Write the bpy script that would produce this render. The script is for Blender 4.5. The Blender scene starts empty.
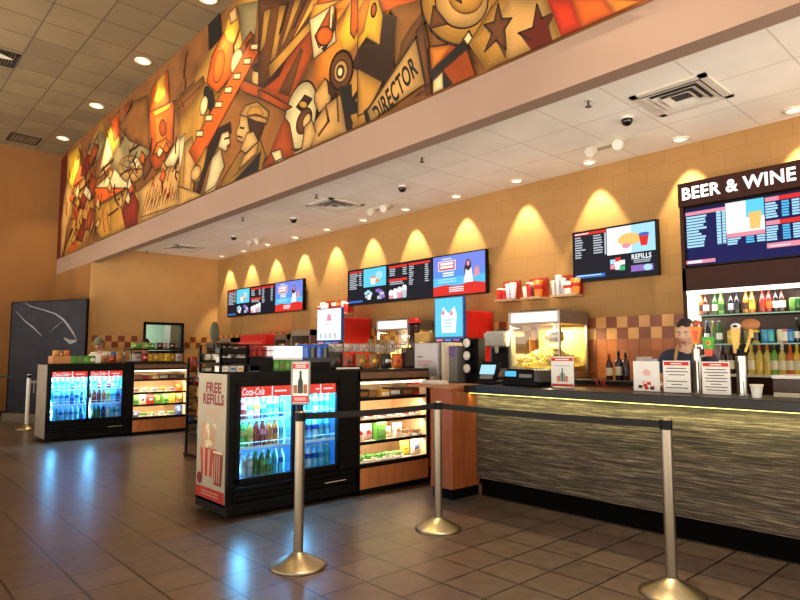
import bpy, bmesh, math, random
from mathutils import Vector, Matrix
random.seed(7)
R=math.radians; PI=math.pi
sc=bpy.context.scene; COL=sc.collection
sc.view_settings.view_transform='Standard'; sc.view_settings.look='None'
sc.view_settings.exposure=0.44; sc.view_settings.gamma=1.0
try: sc.view_settings.use_curve_mapping=False
except Exception: pass
sc.cycles.use_denoising=True
sc.cycles.max_bounces=7; sc.cycles.diffuse_bounces=4; sc.cycles.glossy_bounces=4
sc.cycles.transmission_bounces=4; sc.cycles.transparent_max_bounces=12
sc.cycles.caustics_reflective=False; sc.cycles.caustics_refractive=False
sc.cycles.sample_clamp_indirect=4.0

# ---------- camera ----------
F=610.0; HOR=354.0; VX=-160.0; CH=1.37
PITCH=math.atan((HOR-300)/F); FF=F/math.cos(PITCH); YAW=math.atan((400-VX)/FF)
fwd=(-math.cos(YAW),math.sin(YAW)); rgt=(fwd[1],-fwd[0])
cd=bpy.data.cameras.new('camera'); cam=bpy.data.objects.new('camera',cd); COL.objects.link(cam)
cd.sensor_width=36; cd.lens=36*F/800; cd.clip_end=200; cd.clip_start=.05
cam.location=(0,0,CH); cam.rotation_euler=(PI/2+PITCH,0,math.atan2(-fwd[0],fwd[1])); sc.camera=cam
def onplane(u,v,y):
    """a point of the photograph carried onto the flat wall at depth y -> (x,z)"""
    cx=u-400; cz=300-v; cp,sp=math.cos(PITCH),math.sin(PITCH)
    fo=F*cp-cz*sp; up=F*sp+cz*cp
    d=(fwd[0]*fo+rgt[0]*cx, fwd[1]*fo+rgt[1]*cx, up); t=y/d[1]
    return (d[0]*t, CH+d[2]*t)

# ---------- materials ----------
def lin(c):
    return tuple((x/255/12.92 if x/255<=.04045 else ((x/255+.055)/1.055)**2.4) for x in c)
MATS={}
def nt(name):
    m=bpy.data.materials.new(name); m.use_nodes=True
    return m,m.node_tree.nodes,m.node_tree.links
def mat(name,rgb,rough=.5,metal=0.,var=.12,scale=9.,spec=.5,alpha=None,trans=0.,stretch=None):
    if name in MATS: return MATS[name]
    m,N,Lk=nt(name); b=N['Principled BSDF']; c=lin(rgb)
    tc=N.new('ShaderNodeTexCoord'); nz=N.new('ShaderNodeTexNoise'); nz.inputs['Scale'].default_value=scale; nz.inputs['Detail'].default_value=3
    if stretch:
        mp=N.new('ShaderNodeMapping'); mp.inputs['Scale'].default_value=stretch
        Lk.new(tc.outputs['Object'],mp.inputs['Vector']); Lk.new(mp.outputs[0],nz.inputs['Vector'])
    else: Lk.new(tc.outputs['Object'],nz.inputs['Vector'])
    cr=N.new('ShaderNodeValToRGB'); e=cr.color_ramp.elements
    e[0].position=.3; e[1].position=.7
    e[0].color=tuple(x*(1-var) for x in c)+(1,); e[1].color=tuple(min(1,x*(1+var)) for x in c)+(1,)
    Lk.new(nz.outputs['Fac'],cr.inputs['Fac']); Lk.new(cr.outputs['Color'],b.inputs['Base Color'])
    b.inputs['Roughness'].default_value=rough; b.inputs['Metallic'].default_value=metal
    b.inputs['Specular IOR Level'].default_value=spec
    if trans: b.inputs['Transmission Weight'].default_value=trans
    if alpha is not None: b.inputs['Alpha'].default_value=alpha
    MATS[name]=m; return m
def emit(name,rgb,s=1.0):
    if name in MATS: return MATS[name]
    m,N,Lk=nt(name); b=N['Principled BSDF']
    b.inputs['Base Color'].default_value=(.004,.004,.004,1); b.inputs['Roughness'].default_value=.5; b.inputs['Specular IOR Level'].default_value=.12
    b.inputs['Emission Color'].default_value=lin(rgb)+(1,); b.inputs['Emission Strength'].default_value=s*.78
    MATS[name]=m; return m
def glass(name,tint=(255,255,255),gl=.08):
    if name in MATS: return MATS[name]
    m,N,Lk=nt(name); N.remove(N['Principled BSDF']); out=N['Material Output']
    t=N.new('ShaderNodeBsdfTransparent'); t.inputs[0].default_value=lin(tint)+(1,)
    g=N.new('ShaderNodeBsdfGlossy'); g.inputs['Roughness'].default_value=.03
    mx=N.new('ShaderNodeMixShader'); mx.inputs[0].default_value=gl
    Lk.new(t.outputs[0],mx.inputs[1]); Lk.new(g.outputs[0],mx.inputs[2]); Lk.new(mx.outputs[0],out.inputs[0])
    MATS[name]=m; return m
def grid_mat(name,axes,bw,bh,offs,c1,c2,mortar,ms,rough=.6,stain=.2,stain_scale=1.5,off=0.,bump=.15,rvar=0.,fine=0.,spec=.5,loc=(0,0)):
    """brick/tile pattern laid over the plane spanned by two object axes"""
    m,N,Lk=nt(name); b=N['Principled BSDF']
    tc=N.new('ShaderNodeTexCoord'); sp=N.new('ShaderNodeSeparateXYZ'); cb=N.new('ShaderNodeCombineXYZ')
    Lk.new(tc.outputs['Object'],sp.inputs[0])
    Lk.new(sp.outputs[axes[0]],cb.inputs[0]); Lk.new(sp.outputs[axes[1]],cb.inputs[1])
    mp=N.new('ShaderNodeMapping'); mp.inputs['Location'].default_value=(loc[0],loc[1],0); Lk.new(cb.outputs[0],mp.inputs[0])
    br=N.new('ShaderNodeTexBrick'); br.offset=off; br.inputs['Scale'].default_value=1
    br.inputs['Brick Width'].default_value=bw; br.inputs['Row Height'].default_value=bh
    br.inputs['Mortar Size'].default_value=ms; br.inputs['Mortar Smooth'].default_value=.15; br.inputs['Bias'].default_value=0
    br.inputs['Color1'].default_value=lin(c1)+(1,); br.inputs['Color2'].default_value=lin(c2)+(1,); br.inputs['Mortar'].default_value=lin(mortar)+(1,)
    Lk.new(mp.outputs[0],br.inputs['Vector'])
    nz=N.new('ShaderNodeTexNoise'); nz.inputs['Scale'].default_value=stain_scale; nz.inputs['Detail'].default_value=5; Lk.new(tc.outputs['Object'],nz.inputs['Vector'])
    mr=N.new('ShaderNodeMapRange'); mr.inputs[1].default_value=.3; mr.inputs[2].default_value=.7; mr.inputs[3].default_value=1-stain; mr.inputs[4].default_value=1+stain*.6
    Lk.new(nz.outputs['Fac'],mr.inputs[0])
    mx=N.new('ShaderNodeMix'); mx.data_type='RGBA'; mx.blend_type='MULTIPLY'; mx.inputs[0].default_value=1
    Lk.new(br.outputs['Color'],mx.inputs[6]); Lk.new(mr.outputs[0],mx.inputs[7])
    last=mx.outputs[2]
    if fine:
        n2=N.new('ShaderNodeTexNoise'); n2.inputs['Scale'].default_value=stain_scale*14; n2.inputs['Detail'].default_value=3; Lk.new(tc.outputs['Object'],n2.inputs['Vector'])
        m2=N.new('ShaderNodeMapRange'); m2.inputs[1].default_value=.3; m2.inputs[2].default_value=.7; m2.inputs[3].default_value=1-fine; m2.inputs[4].default_value=1+fine
        Lk.new(n2.outputs['Fac'],m2.inputs[0])
        mx2=N.new('ShaderNodeMix'); mx2.data_type='RGBA'; mx2.blend_type='MULTIPLY'; mx2.inputs[0].default_value=1
        Lk.new(last,mx2.inputs[6]); Lk.new(m2.outputs[0],mx2.inputs[7]); last=mx2.outputs[2]
    Lk.new(last,b.inputs['Base Color'])
    if rvar:
        m3=N.new('ShaderNodeMapRange'); m3.inputs[1].default_value=.3; m3.inputs[2].default_value=.7; m3.inputs[3].default_value=rough-rvar; m3.inputs[4].default_value=rough+rvar
        Lk.new(nz.outputs['Fac'],m3.inputs[0]); Lk.new(m3.outputs[0],b.inputs['Roughness'])
    else: b.inputs['Roughness'].default_value=rough
    b.inputs['Specular IOR Level'].default_value=spec
    if bump:
        bp=N.new('ShaderNodeBump'); bp.inputs['Strength'].default_value=bump; bp.inputs['Distance'].default_value=.01; bp.invert=True
        Lk.new(br.outputs['Fac'],bp.inputs['Height']); Lk.new(bp.outputs[0],b.inputs['Normal'])
    return m

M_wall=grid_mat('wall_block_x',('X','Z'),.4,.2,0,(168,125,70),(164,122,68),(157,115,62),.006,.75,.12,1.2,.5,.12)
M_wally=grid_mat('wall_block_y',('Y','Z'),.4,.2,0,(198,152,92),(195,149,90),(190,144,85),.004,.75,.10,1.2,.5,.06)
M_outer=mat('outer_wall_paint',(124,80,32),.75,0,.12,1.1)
M_bulk=mat('bulkhead_paint',(140,113,95),.7,0,.07,.8)
M_floor=grid_mat('floor_slate_tile',('X','Y'),.325,.325,0,(88,73,63),(76,63,55),(28,23,20),.008,.31,.16,.8,0,.2,0,.2,.5,(3.61,-1.45+.3250))
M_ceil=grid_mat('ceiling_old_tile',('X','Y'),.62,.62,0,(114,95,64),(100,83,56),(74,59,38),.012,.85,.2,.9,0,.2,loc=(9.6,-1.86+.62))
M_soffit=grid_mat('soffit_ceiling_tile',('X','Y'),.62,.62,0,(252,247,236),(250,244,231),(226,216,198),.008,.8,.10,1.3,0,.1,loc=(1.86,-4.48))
def ledge_mat():
    m,N,Lk=nt('ledgestone'); b=N['Principled BSDF']; tc=N.new('ShaderNodeTexCoord'); outs=[]
    for sc_,q in(((4.5,1,62),0),((10,1,120),3.7),((2.2,1,34),8.1)):
        mp=N.new('ShaderNodeMapping'); mp.inputs['Scale'].default_value=sc_; mp.inputs['Location'].default_value=(q,0,q)
        nz=N.new('ShaderNodeTexNoise'); nz.inputs['Scale'].default_value=1; nz.inputs['Detail'].default_value=2
        Lk.new(tc.outputs['Object'],mp.inputs[0]); Lk.new(mp.outputs[0],nz.inputs['Vector']); outs.append(nz.outputs['Fac'])
    a1=N.new('ShaderNodeMath'); a1.operation='ADD'; Lk.new(outs[0],a1.inputs[0]); Lk.new(outs[1],a1.inputs[1])
    a2=N.new('ShaderNodeMath'); a2.operation='ADD'; Lk.new(a1.outputs[0],a2.inputs[0]); Lk.new(outs[2],a2.inputs[1])
    a3=N.new('ShaderNodeMath'); a3.operation='DIVIDE'; a3.inputs[1].default_value=3; Lk.new(a2.outputs[0],a3.inputs[0])
    cr=N.new('ShaderNodeValToRGB'); cr.color_ramp.elements[0].position=.34; cr.color_ramp.elements[1].position=.68
    cr.color_ramp.elements[0].color=lin((44,35,28))+(1,); cr.color_ramp.elements[1].color=lin((142,126,109))+(1,)
    e=cr.color_ramp.elements.new(.5); e.color=lin((82,71,60))+(1,)
    sx_=N.new('ShaderNodeSeparateXYZ'); cx_=N.new('ShaderNodeCombineXYZ'); Lk.new(tc.outputs['Object'],sx_.inputs[0]); Lk.new(sx_.outputs['X'],cx_.inputs[0]); Lk.new(sx_.outputs['Z'],cx_.inputs[1])
    br=N.new('ShaderNodeTexBrick'); br.offset=.37; br.inputs['Scale'].default_value=1; br.inputs['Brick Width'].default_value=.27; br.inputs['Row Height'].default_value=.024; br.inputs['Mortar Size'].default_value=.002; br.inputs['Mortar Smooth'].default_value=.4
    br.inputs['Color1'].default_value=(1.15,1.12,1.08,1); br.inputs['Color2'].default_value=(.55,.55,.56,1); br.inputs['Mortar'].default_value=(.4,.4,.4,1); Lk.new(cx_.outputs[0],br.inputs['Vector'])
    mq=N.new('ShaderNodeMix'); mq.data_type='RGBA'; mq.blend_type='MULTIPLY'; mq.inputs[0].default_value=.8; Lk.new(a3.outputs[0],cr.inputs[0]); Lk.new(cr.outputs[0],mq.inputs[6]); Lk.new(br.outputs['Color'],mq.inputs[7]); Lk.new(mq.outputs[2],b.inputs['Base Color']); b.inputs['Roughness'].default_value=.85
    bp=N.new('ShaderNodeBump'); bp.inputs['Strength'].default_value=.7; bp.inputs['Distance'].default_value=.02; Lk.new(outs[0],bp.inputs['Height']); Lk.new(bp.outputs[0],b.inputs['Normal'])
    return m
M_stone=ledge_mat()
M_blk=mat('black_plastic',(8,8,9),.5,0,.15,spec=.18)
M_blkm=mat('black_metal',(11,11,12),.5,.1,.15,spec=.2)
M_dark=mat('dark_laminate',(38,30,27),.4,0,.15)
M_ctop=mat('counter_granite',(24,21,19),.34,0,.4,60,spec=.35)
M_toe=mat('toe_kick_black',(6,5,5),.9,0,.1,spec=.1)
M_wood=mat('cherry_wood',(158,84,46),.4,0,.22,6,stretch=(5,5,.6))
M_woodl=mat('light_wood',(186,128,82),.45,0,.18,6,stretch=(4,4,.6))
M_steel=mat('brushed_steel',(190,186,178),.3,1.,.08,30,stretch=(1,1,.1))
M_post=mat('stanchion_satin_steel',(156,144,126),.38,1.,.08,30,stretch=(1,1,.1))
M_base=mat('stanchion_base_brass_steel',(172,160,136),.3,1.,.08,20)
M_chrome=mat('chrome',(168,166,162),.2,1.,.04)
M_white=mat('white_plastic',(232,230,224),.45,0,.05)
M_cream=mat('cream_panel',(226,214,190),.5,0,.06)
M_paper=mat('white_paper',(244,242,236),.7,0,.03)
M_red=mat('red_plastic',(206,30,24),.4,0,.1)
M_redsign=mat('red_print',(208,42,36),.6,0,.06)
M_grey=mat('grey_plastic',(128,126,124),.5,0,.1)
M_dgrey=mat('dark_grey',(64,62,60),.5,0,.12)
M_text=mat('dark_print',(44,42,42),.7,0,.05)
M_belt=mat('black_webbing',(12,12,13),.8,0,.2,80)
M_glass=glass('door_glass',(236,246,250),.05)
M_clear=glass('clear_glass',(246,246,240),.07)
M_shglass=glass('green_shelf_glass',(170,215,190),.10)

# ---------- mesh builder ----------
class MB:
    def __init__(s): s.v=[]; s.f=[]; s.m=[]; s.sm=[]; s.mats=[]; s.lay=0
    def mi(s,m):
        if m not in s.mats: s.mats.append(m)
        return s.mats.index(m)
    def add(s,vs,fs,m,smooth=False):
        o=len(s.v); k=s.mi(m); s.v+= [tuple(v) for v in vs]
        for f in fs: s.f.append(tuple(i+o for i in f)); s.m.append(k); s.sm.append(smooth)
        return s
    def box(s,x0,x1,y0,y1,z0,z1,m):
        v=[(x0,y0,z0),(x1,y0,z0),(x1,y1,z0),(x0,y1,z0),(x0,y0,z1),(x1,y0,z1),(x1,y1,z1),(x0,y1,z1)]
        return s.add(v,[(3,2,1,0),(4,5,6,7),(0,1,5,4),(1,2,6,5),(2,3,7,6),(3,0,4,7)],m)
    def obox(s,c,size,mtx,m):
        hx,hy,hz=[a/2 for a in size]
        vs=[Vector(c)+mtx@Vector((sx*hx,sy*hy,sz*hz)) for sz in(-1,1) for sx,sy in((-1,-1),(1,-1),(1,1),(-1,1))]
        return s.add(vs,[(3,2,1,0),(4,5,6,7),(0,1,5,4),(1,2,6,5),(2,3,7,6),(3,0,4,7)],m)
    def cyl(s,p0,p1,r0,r1,m,n=16,cap=True,smooth=True):
        p0,p1=Vector(p0),Vector(p1); d=(p1-p0).normalized()
        a=d.orthogonal().normalized(); b=d.cross(a)
        vs=[]
        for p,r in((p0,r0),(p1,r1)):
            for i in range(n):
                t=2*PI*i/n; vs.append(p+(a*math.cos(t)+b*math.sin(t))*r)
        s.add(vs,[(i,(i+1)%n,n+(i+1)%n,n+i) for i in range(n)],m,smooth)
        if cap: s.add(vs,[tuple(range(n-1,-1,-1)),tuple(range(n,2*n))],m)
        return s
    def lathe(s,prof,m,c=(0,0,0),n=16,smooth=True,sx=1,sy=1):
        vs=[];c=Vector(c)
        for r,z in prof:
            for i in range(n):
                t=2*PI*i/n; vs.append(c+Vector((r*math.cos(t)*sx,r*math.sin(t)*sy,z)))
        fs=[]
        for k in range(len(prof)-1):
            for i in range(n): fs.append((k*n+i,k*n+(i+1)%n,(k+1)*n+(i+1)%n,(k+1)*n+i))
        s.add(vs,fs,m,smooth)
        if prof[0][0]>1e-4: s.add(vs[:n],[tuple(range(n-1,-1,-1))],m)
        if prof[-1][0]>1e-4: s.add(vs[-n:],[tuple(range(n))],m)
        return s
    def tube(s,pts,r,m,n=6):
        for a,b in zip(pts,pts[1:]): s.cyl(a,b,r,r,m,n)
        return s
    def sphere(s,c,r,m,n=14,k=9):
        c=Vector(c); rx,ry,rz=(r,r,r) if not hasattr(r,'__len__') else r
        vs=[c+Vector((0,0,-rz))]
        for j in range(1,k):
            ph=-PI/2+PI*j/k
            for i in range(n):
                t=2*PI*i/n; vs.append(c+Vector((rx*math.cos(ph)*math.cos(t),ry*math.cos(ph)*math.sin(t),rz*math.sin(ph))))
        vs.append(c+Vector((0,0,rz))); T=len(vs)-1; fs=[]
        for i in range(n):
            fs.append((0,1+(i+1)%n,1+i)); fs.append((T,T-n+i,T-n+(i+1)%n))
            for j in range(k-2): fs.append((1+j*n+i,1+j*n+(i+1)%n,1+(j+1)*n+(i+1)%n,1+(j+1)*n+i))
        return s.add(vs,fs,m,True)
    def prism(s,pts,vec,m):
        n=len(pts); vec=Vector(vec); a=[Vector(p) for p in pts]; b=[p+vec for p in a]
        return s.add(a+b,[tuple(range(n-1,-1,-1)),tuple(range(n,2*n))]+[(i,(i+1)%n,n+(i+1)%n,n+i) for i in range(n)],m)
    def text(s,body,size,m,mtx,shear=0.,off=0.,ext=0.,width=None,align='CENTER'):
        cu=bpy.data.curves.new('t','FONT'); cu.body=body; cu.size=size; cu.shear=shear; cu.offset=off; cu.extrude=ext
        cu.align_x=align; cu.space_character=1.06; cu.align_y='CENTER'; cu.resolution_u=3
        o=bpy.data.objects.new('t',cu); COL.objects.link(o); bpy.context.view_layer.update()
        me=bpy.data.meshes.new_from_object(o.evaluated_get(bpy.context.evaluated_depsgraph_get()))
        vs=[v.co.copy() for v in me.vertices]
        if width and vs:
            x0=min(v.x for v in vs); x1=max(v.x for v in vs); k=width/(x1-x0)
            for v in vs: v.x*=k
        fs=[tuple(p.vertices) for p in me.polygons]
        bpy.data.objects.remove(o); bpy.data.curves.remove(cu); bpy.data.meshes.remove(me)
        return s.add([mtx@v for v in vs],fs,m)
    def mesh(s,name):
        me=bpy.data.meshes.new(name); me.from_pydata(s.v,[],s.f)
        for m in s.mats: me.materials.append(m)
        me.polygons.foreach_set('material_index',s.m); me.polygons.foreach_set('use_smooth',s.sm); me.update(); return me
    def build(s,name,parent=None,loc=None,label=None,kind=None,bev=0,cat=None,group=None):
        o=bpy.data.objects.new(name,s.mesh(name)); COL.objects.link(o)
        if parent: o.parent=parent
        if loc: o.location=loc
        if bev:
            b=o.modifiers.new('bevel','BEVEL'); b.width=bev; b.segments=2; b.limit_method='ANGLE'; b.angle_limit=R(40)
        if label: o['label']=label
        if kind: o['kind']=kind
        if cat: o['category']=cat
        if group: o['group']=group
        return o
def T(name,label,cat,loc=(0,0,0),rz=0,group=None):
    o=bpy.data.objects.new(name,None); COL.objects.link(o); o.empty_display_size=.05
    o.location=loc; o.rotation_euler=(0,0,rz); o['label']=label; o['category']=cat
    if group: o['group']=group
    return o
def dup(root,loc,rz=0,label=None,group=None):
    r=root.copy(); COL.objects.link(r); r.location=loc; r.rotation_euler=(0,0,rz)
    if label: r['label']=label
    if group: r['group']=group
    for ch in list(root.children):
        c=ch.copy(); COL.objects.link(c); c.parent=r
        for g in list(ch.children):
            d=g.copy(); COL.objects.link(d); d.parent=c
    return r
PROTO={}
def place(key,maker,loc,label,group=None,rz=0):
    """first use moves the thing itself, later uses copy it"""
    if key not in PROTO:
        o=maker(); PROTO[key]=o; o.location=loc; o.rotation_euler=(0,0,rz); o['label']=label
        if group: o['group']=group
        return o
    return dup(PROTO[key],loc,rz,label,group)
ORD=['first','second','third','fourth','fifth','sixth','seventh','eighth','ninth','tenth','eleventh','twelfth']
def fr(x,z,y):  # text/decal frame on a face that looks towards -y (seen with x to the right)
    return Matrix(((1,0,0,x),(0,0,-1,y),(0,1,0,z),(0,0,0,1)))
def fx(y,z,x):  # frame on a face that looks towards +x (y to the right)
    return Matrix(((0,0,1,x),(1,0,0,y),(0,1,0,z),(0,0,0,1)))
def lamp(name,kind,loc,rot,power,color,**k):
    l=bpy.data.lights.new(name,kind); l.energy=power; l.color=color
    for a,b in k.items(): setattr(l,a,b)
    o=bpy.data.objects.new(name,l); COL.objects.link(o); o.location=loc; o.rotation_euler=rot; return o

# ---------- the room ----------
XE=-16.0; XI=-13.28; YB=3.65; YW=6.41; HB=3.23; HC=3.56; HH=6.11; XR=2.6; YS=-3.0; YF=-1.0
def st(name): return dict(kind='structure')
MB().box(XE-.1,XR,YF,YW+.2,-.1,0,M_floor).build('floor',kind='structure')
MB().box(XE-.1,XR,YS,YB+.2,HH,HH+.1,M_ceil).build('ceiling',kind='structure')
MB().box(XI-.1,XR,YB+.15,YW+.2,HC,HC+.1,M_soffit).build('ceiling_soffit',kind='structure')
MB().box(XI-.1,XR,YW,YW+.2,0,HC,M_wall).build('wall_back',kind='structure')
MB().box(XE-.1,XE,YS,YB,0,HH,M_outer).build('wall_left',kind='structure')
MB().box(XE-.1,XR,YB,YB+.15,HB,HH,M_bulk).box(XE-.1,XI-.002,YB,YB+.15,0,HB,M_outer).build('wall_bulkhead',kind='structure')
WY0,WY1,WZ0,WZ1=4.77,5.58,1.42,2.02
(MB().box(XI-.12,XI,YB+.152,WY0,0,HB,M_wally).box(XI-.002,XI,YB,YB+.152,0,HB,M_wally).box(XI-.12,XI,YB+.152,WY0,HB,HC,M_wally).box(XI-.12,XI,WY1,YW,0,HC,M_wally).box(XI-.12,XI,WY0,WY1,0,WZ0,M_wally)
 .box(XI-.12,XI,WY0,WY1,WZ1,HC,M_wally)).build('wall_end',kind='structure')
M_teal=mat('kitchen_pale_teal',(176,204,188),.7,0,.05)
kr=MB().box(-15.3,-15.2,4.2,6.3,0,2.6,M_teal).box(-15.2,XI-.13,6.2,6.3,0,2.6,M_teal).box(-15.2,XI-.13,4.2,4.3,0,2.6,M_teal).box(-15.2,XI-.13,4.3,6.2,2.5,2.6,M_teal).box(-14.5,-14.1,5.65,6.15,0,2.3,M_grey)
kr.build('wall_kitchen',kind='structure')
lamp('kitchen_ceiling_light','AREA',(-14.3,5.0,2.48),(0,0,0),26,(.9,1,.95),shape='RECTANGLE',size=.9,size_y=.9)
wf=MB()
for a in((WY0-.035,WY0+.02,WZ0-.03,WZ1+.035),(WY1-.02,WY1+.035,WZ0-.03,WZ1+.035),(WY0,WY1,WZ1-.02,WZ1+.035),(WY0,WY1,WZ0-.03,WZ0+.02)):
    wf.box(XI-.08,XI+.02,a[0],a[1],a[2],a[3],M_blk)
w=wf.build('window_1',kind='structure')
MB().box(XI-.05,XI-.044,WY0+.02,WY1-.02,WZ0+.02,WZ1-.02,M_clear).build('window_pane',w)
# wall tiles: brown wainscot with a two-row checker band on the back wall, the band alone on the end wall
M_t1=mat('tile_red_brown',(128,62,30),.4,0,.15,5); M_t2=mat('tile_tan',(208,150,84),.4,0,.1,5); M_t3=mat('tile_brown',(158,86,40),.4,0,.2,4); M_t4=mat('tile_orange_brown',(176,98,46),.4,0,.15,4)
tb=MB(); s=.128; x=-13.26; i=0
while x<-2.6:
    for r in range(2):
        z=1.535+.127*r; tb.box(x+.002,x+s-.002,YW-.008,YW,z+.002,z+.125,(M_t1 if (i+r)%2 else M_t2))
    for r in range(4): 
        z=1.535-.127*(r+1); tb.box(x+.002,x+s-.002,YW-.008,YW,z+.002,z+.125,(M_t3 if (i*3+r*5)%4 else M_t4))
    x+=s; i+=1
tb.build('trim_1',kind='structure')
tb=MB(); y=3.72; i=0
while y<6.38:
    for r in range(2):
        z=1.5+.125*r
        if not(WY0-.16<y<WY1+.03): tb.box(XI,XI+.008,y+.002,y+s-.002,z+.002,z+.123,(M_t1 if (i+r)%2 else M_t2))
    y+=s; i+=1
tb.build('trim_2',kind='structure')
MB().box(XE,XE+.015,YS,YB,0,.12,M_dark).build('baseboard_left',kind='structure')

# ---------- ceiling fittings ----------
M_trim=mat('can_trim_white',(225,215,195),.5,0,.05); M_lens=emit('can_lens',(255,236,196),3.2); M_lensh=emit('can_lens_high',(255,226,170),4.0)
M_soot=mat('vent_dark',(12,11,10),.8,0,.1); M_vent=mat('vent_white',(222,214,200),.5,0,.1)
def can_maker(z,lens,r):
    def mk():
        t=T('recessed_ceiling_light','x','light',group='')
        MB().lathe([(r,0),(r,-.012),(r*.8,-.018),(r*.72,.0),(r*.70,.05)],M_trim,n=24).build('trim_ring',t)
        MB().cyl((0,0,.002),(0,0,-.004),r*.7,r*.7,lens,24).build('lens',t)
        return t
    return mk
lowx=[-12.70,-11.71,-10.71,-9.70,-8.69,-7.67,-6.65,-5.62,-4.59,-3.57,-2.54,-1.53]
for i,x in enumerate(lowx):
    place('can_low',can_maker(HC,M_lens,.085),(x,6.2,HC),f'small round recessed light in the low white ceiling, {ORD[i]} from the far left end',
          'recessed lights along the back wall')
for x in lowx+[-.5,.52]:
    lamp('downlight','SPOT',(x,6.2,HC-.03),(R(9),0,0),120,(1,.84,.50),spot_size=R(58),spot_blend=.35,shadow_soft_size=.03)
hix=[-14.67,-12.27,-9.84,-7.47]
for i,x in enumerate(hix):
    place('can_high',can_maker(HH,M_lensh,.13),(x,3.35,HH),f'bright round recessed light in the high ceiling before the mural, {ORD[i]} from the far end','recessed lights above the mural')
for x in hix+[-5.05,-2.65,-.25]:
    lamp('mural_downlight','SPOT',(x,3.33,HH-.03),(0,0,0),230,(1,.74,.34),spot_size=R(84),spot_blend=.5,shadow_soft_size=.05)
place('can_high',can_maker(HH,M_lensh,.13),(-1.7,2.3,HH),'added unseen recessed light in the high ceiling above the queue posts','recessed lights above the mural')
lamp('queue_floor_fill','SPOT',(-1.7,2.3,HH-.03),(R(6),0,0),850,(1,.82,.64),spot_size=R(56),spot_blend=.8,shadow_soft_size=.12)  # added spot and fixture, out of view, brightening the floor before the bar
def diffuser(hx,hy,rx,label,z=HC):
    t=T('air_vent',label,'vent',(rx[0],rx[1],z))
    f=MB()
    for a in((-hx,hx,-hy,-hy+.06),(-hx,hx,hy-.06,hy),(-hx,-hx+.06,-hy,hy),(hx-.06,hx,-hy,hy)): f.box(*a,-.015,0,M_vent)
    f.build('frame',t); MB().box(-hx+.05,hx-.05,-hy+.05,hy-.05,-.002,0,mat('duct_grey',(58,54,50),.8,0,.1)).build('duct_opening',t)
    for k in range(3):
        a=hx-.07-.06*k; b=hy-.07-.06*k; l=MB()
        A4=[(-a,-b),(a,-b),(a,b),(-a,b)]; c_=.042; B4=[(-a+c_,-b+c_),(a-c_,-b+c_),(a-c_,b-c_),(-a+c_,b-c_)]
        z0,z1=-.02-.006*k,-.004
        l.add([(x,y,z1) for x,y in B4]+[(x,y,z0) for x,y in A4]+[(x,y,z0-.004) for x,y in A4]+[(x,y,z1-.006) for x,y in B4],[f_ for i in range(4) for f_ in ((i,(i+1)%4,4+(i+1)%4,4+i),(4+i,4+(i+1)%4,8+(i+1)%4,8+i),(8+i,8+(i+1)%4,12+(i+1)%4,12+i),(12+i,12+(i+1)%4,(i+1)%4,i))],M_vent)
        l.build('louver_ring',t)
    return t
diffuser(.31,.31,(-2.09,5.16),'square white air vent nearest the camera in the low ceiling')
diffuser(.31,.31,(-7.17,5.26),'square air vent in the low ceiling above the middle menu screens')
diffuser(.31,.31,(-12.2,5.12),'square air vent at the far end of the low ceiling')
def high_vent(loc,hx,hy,label,tilt):
    t=T('ceiling_grille',label,'vent',(loc[0],loc[1],HH))
    f=MB()
    for a in((-hx,hx,-hy,-hy+.03),(-hx,hx,hy-.03,hy),(-hx,-hx+.03,-hy,hy),(hx-.03,hx,-hy,hy)): f.box(*a,-.012,0,M_soot)
    f.build('frame',t); l=MB()
    for k in range(9):
        y=-hy+.05+(2*hy-.1)*k/8; l.box(-hx+.03,hx-.03,y,y+.02,-.008,0,M_blk)
    l.build('slats',t)
    if tilt: MB().prism([(-.1,-hy+.02,-.004),(.22,-hy+.02,-.004),(.22,hy-.1,-.09)],(.03,0,0),M_vent).build('damper',t)
high_vent((-15.3,2.72),.3,.3,'dark square grille in the high ceiling at the far left',False)
high_vent((-11.25,1.62),.3,.22,'dirty grille with a loose pale damper at the left edge of the high ceiling',True)
def dome_mk():
    t=T('dome_camera','x','camera')
    MB().cyl((0,0,0),(0,0,-.025),.06,.058,M_vent,20).build('mount_ring',t)
    MB().lathe([(.052,-.025),(.05,-.05),(.035,-.072),(.012,-.082),(0,-.083)],mat('dome_black',(10,10,11),.1,0,.1),n=18).build('dome',t); return t
for (x,y),l in zip([(-2.63,5.26),(-5.75,5.3),(-8.32,5.28),(-10.36,5.28)],['nearest the camera, beside the large vent','above the large right-hand blue screen','left of the middle vent','second from the far end']):
    place('dome',dome_mk,(x,y,HC),f'black dome camera in the low ceiling {l}','dome cameras')
def spr_mk():
    t=T('sprinkler_head','x','sprinkler')
    MB().cyl((0,0,0),(0,0,-.01),.035,.035,M_vent,14).cyl((0,0,-.01),(0,0,-.06),.01,.01,M_dgrey,8).build('stem',t)
    MB().cyl((0,0,-.06),(0,0,-.064),.028,.028,M_dgrey,12).build('deflector',t); return t
for i,(x,y) in enumerate([(-2.67,4.65),(-4.735,4.66),(-6.84,4.7),(-8.81,4.64),(-13.1,4.69)]):
    place('spr',spr_mk,(x,y,HC+.003),f'small dark sprinkler head in the low ceiling, {ORD[i]} from the near end','sprinklers')
def emer_mk():
    t=T('emergency_light','x','light')
    MB().box(-.17,.17,-.05,.05,-.05,0,mat('emergency_beige',(190,180,160),.5,0,.08)).build('housing',t,bev=.01)
    for sx in(-1,1):
        MB().cyl((sx*.14,-.03,-.05),(sx*.16,-.1,-.09),.045,.055,M_vent,16).build('lamp_head',t)
    return t
for (x,y),l in zip([(-3.1,5.76),(-6.76,5.8),(-10.34,5.75)],['nearest the camera','in the middle, past the second vent','farthest along']):
    place('emer',emer_mk,(x,y,HC+.003),f'twin-headed white emergency light on the low ceiling, {l}','emergency lights')

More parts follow.
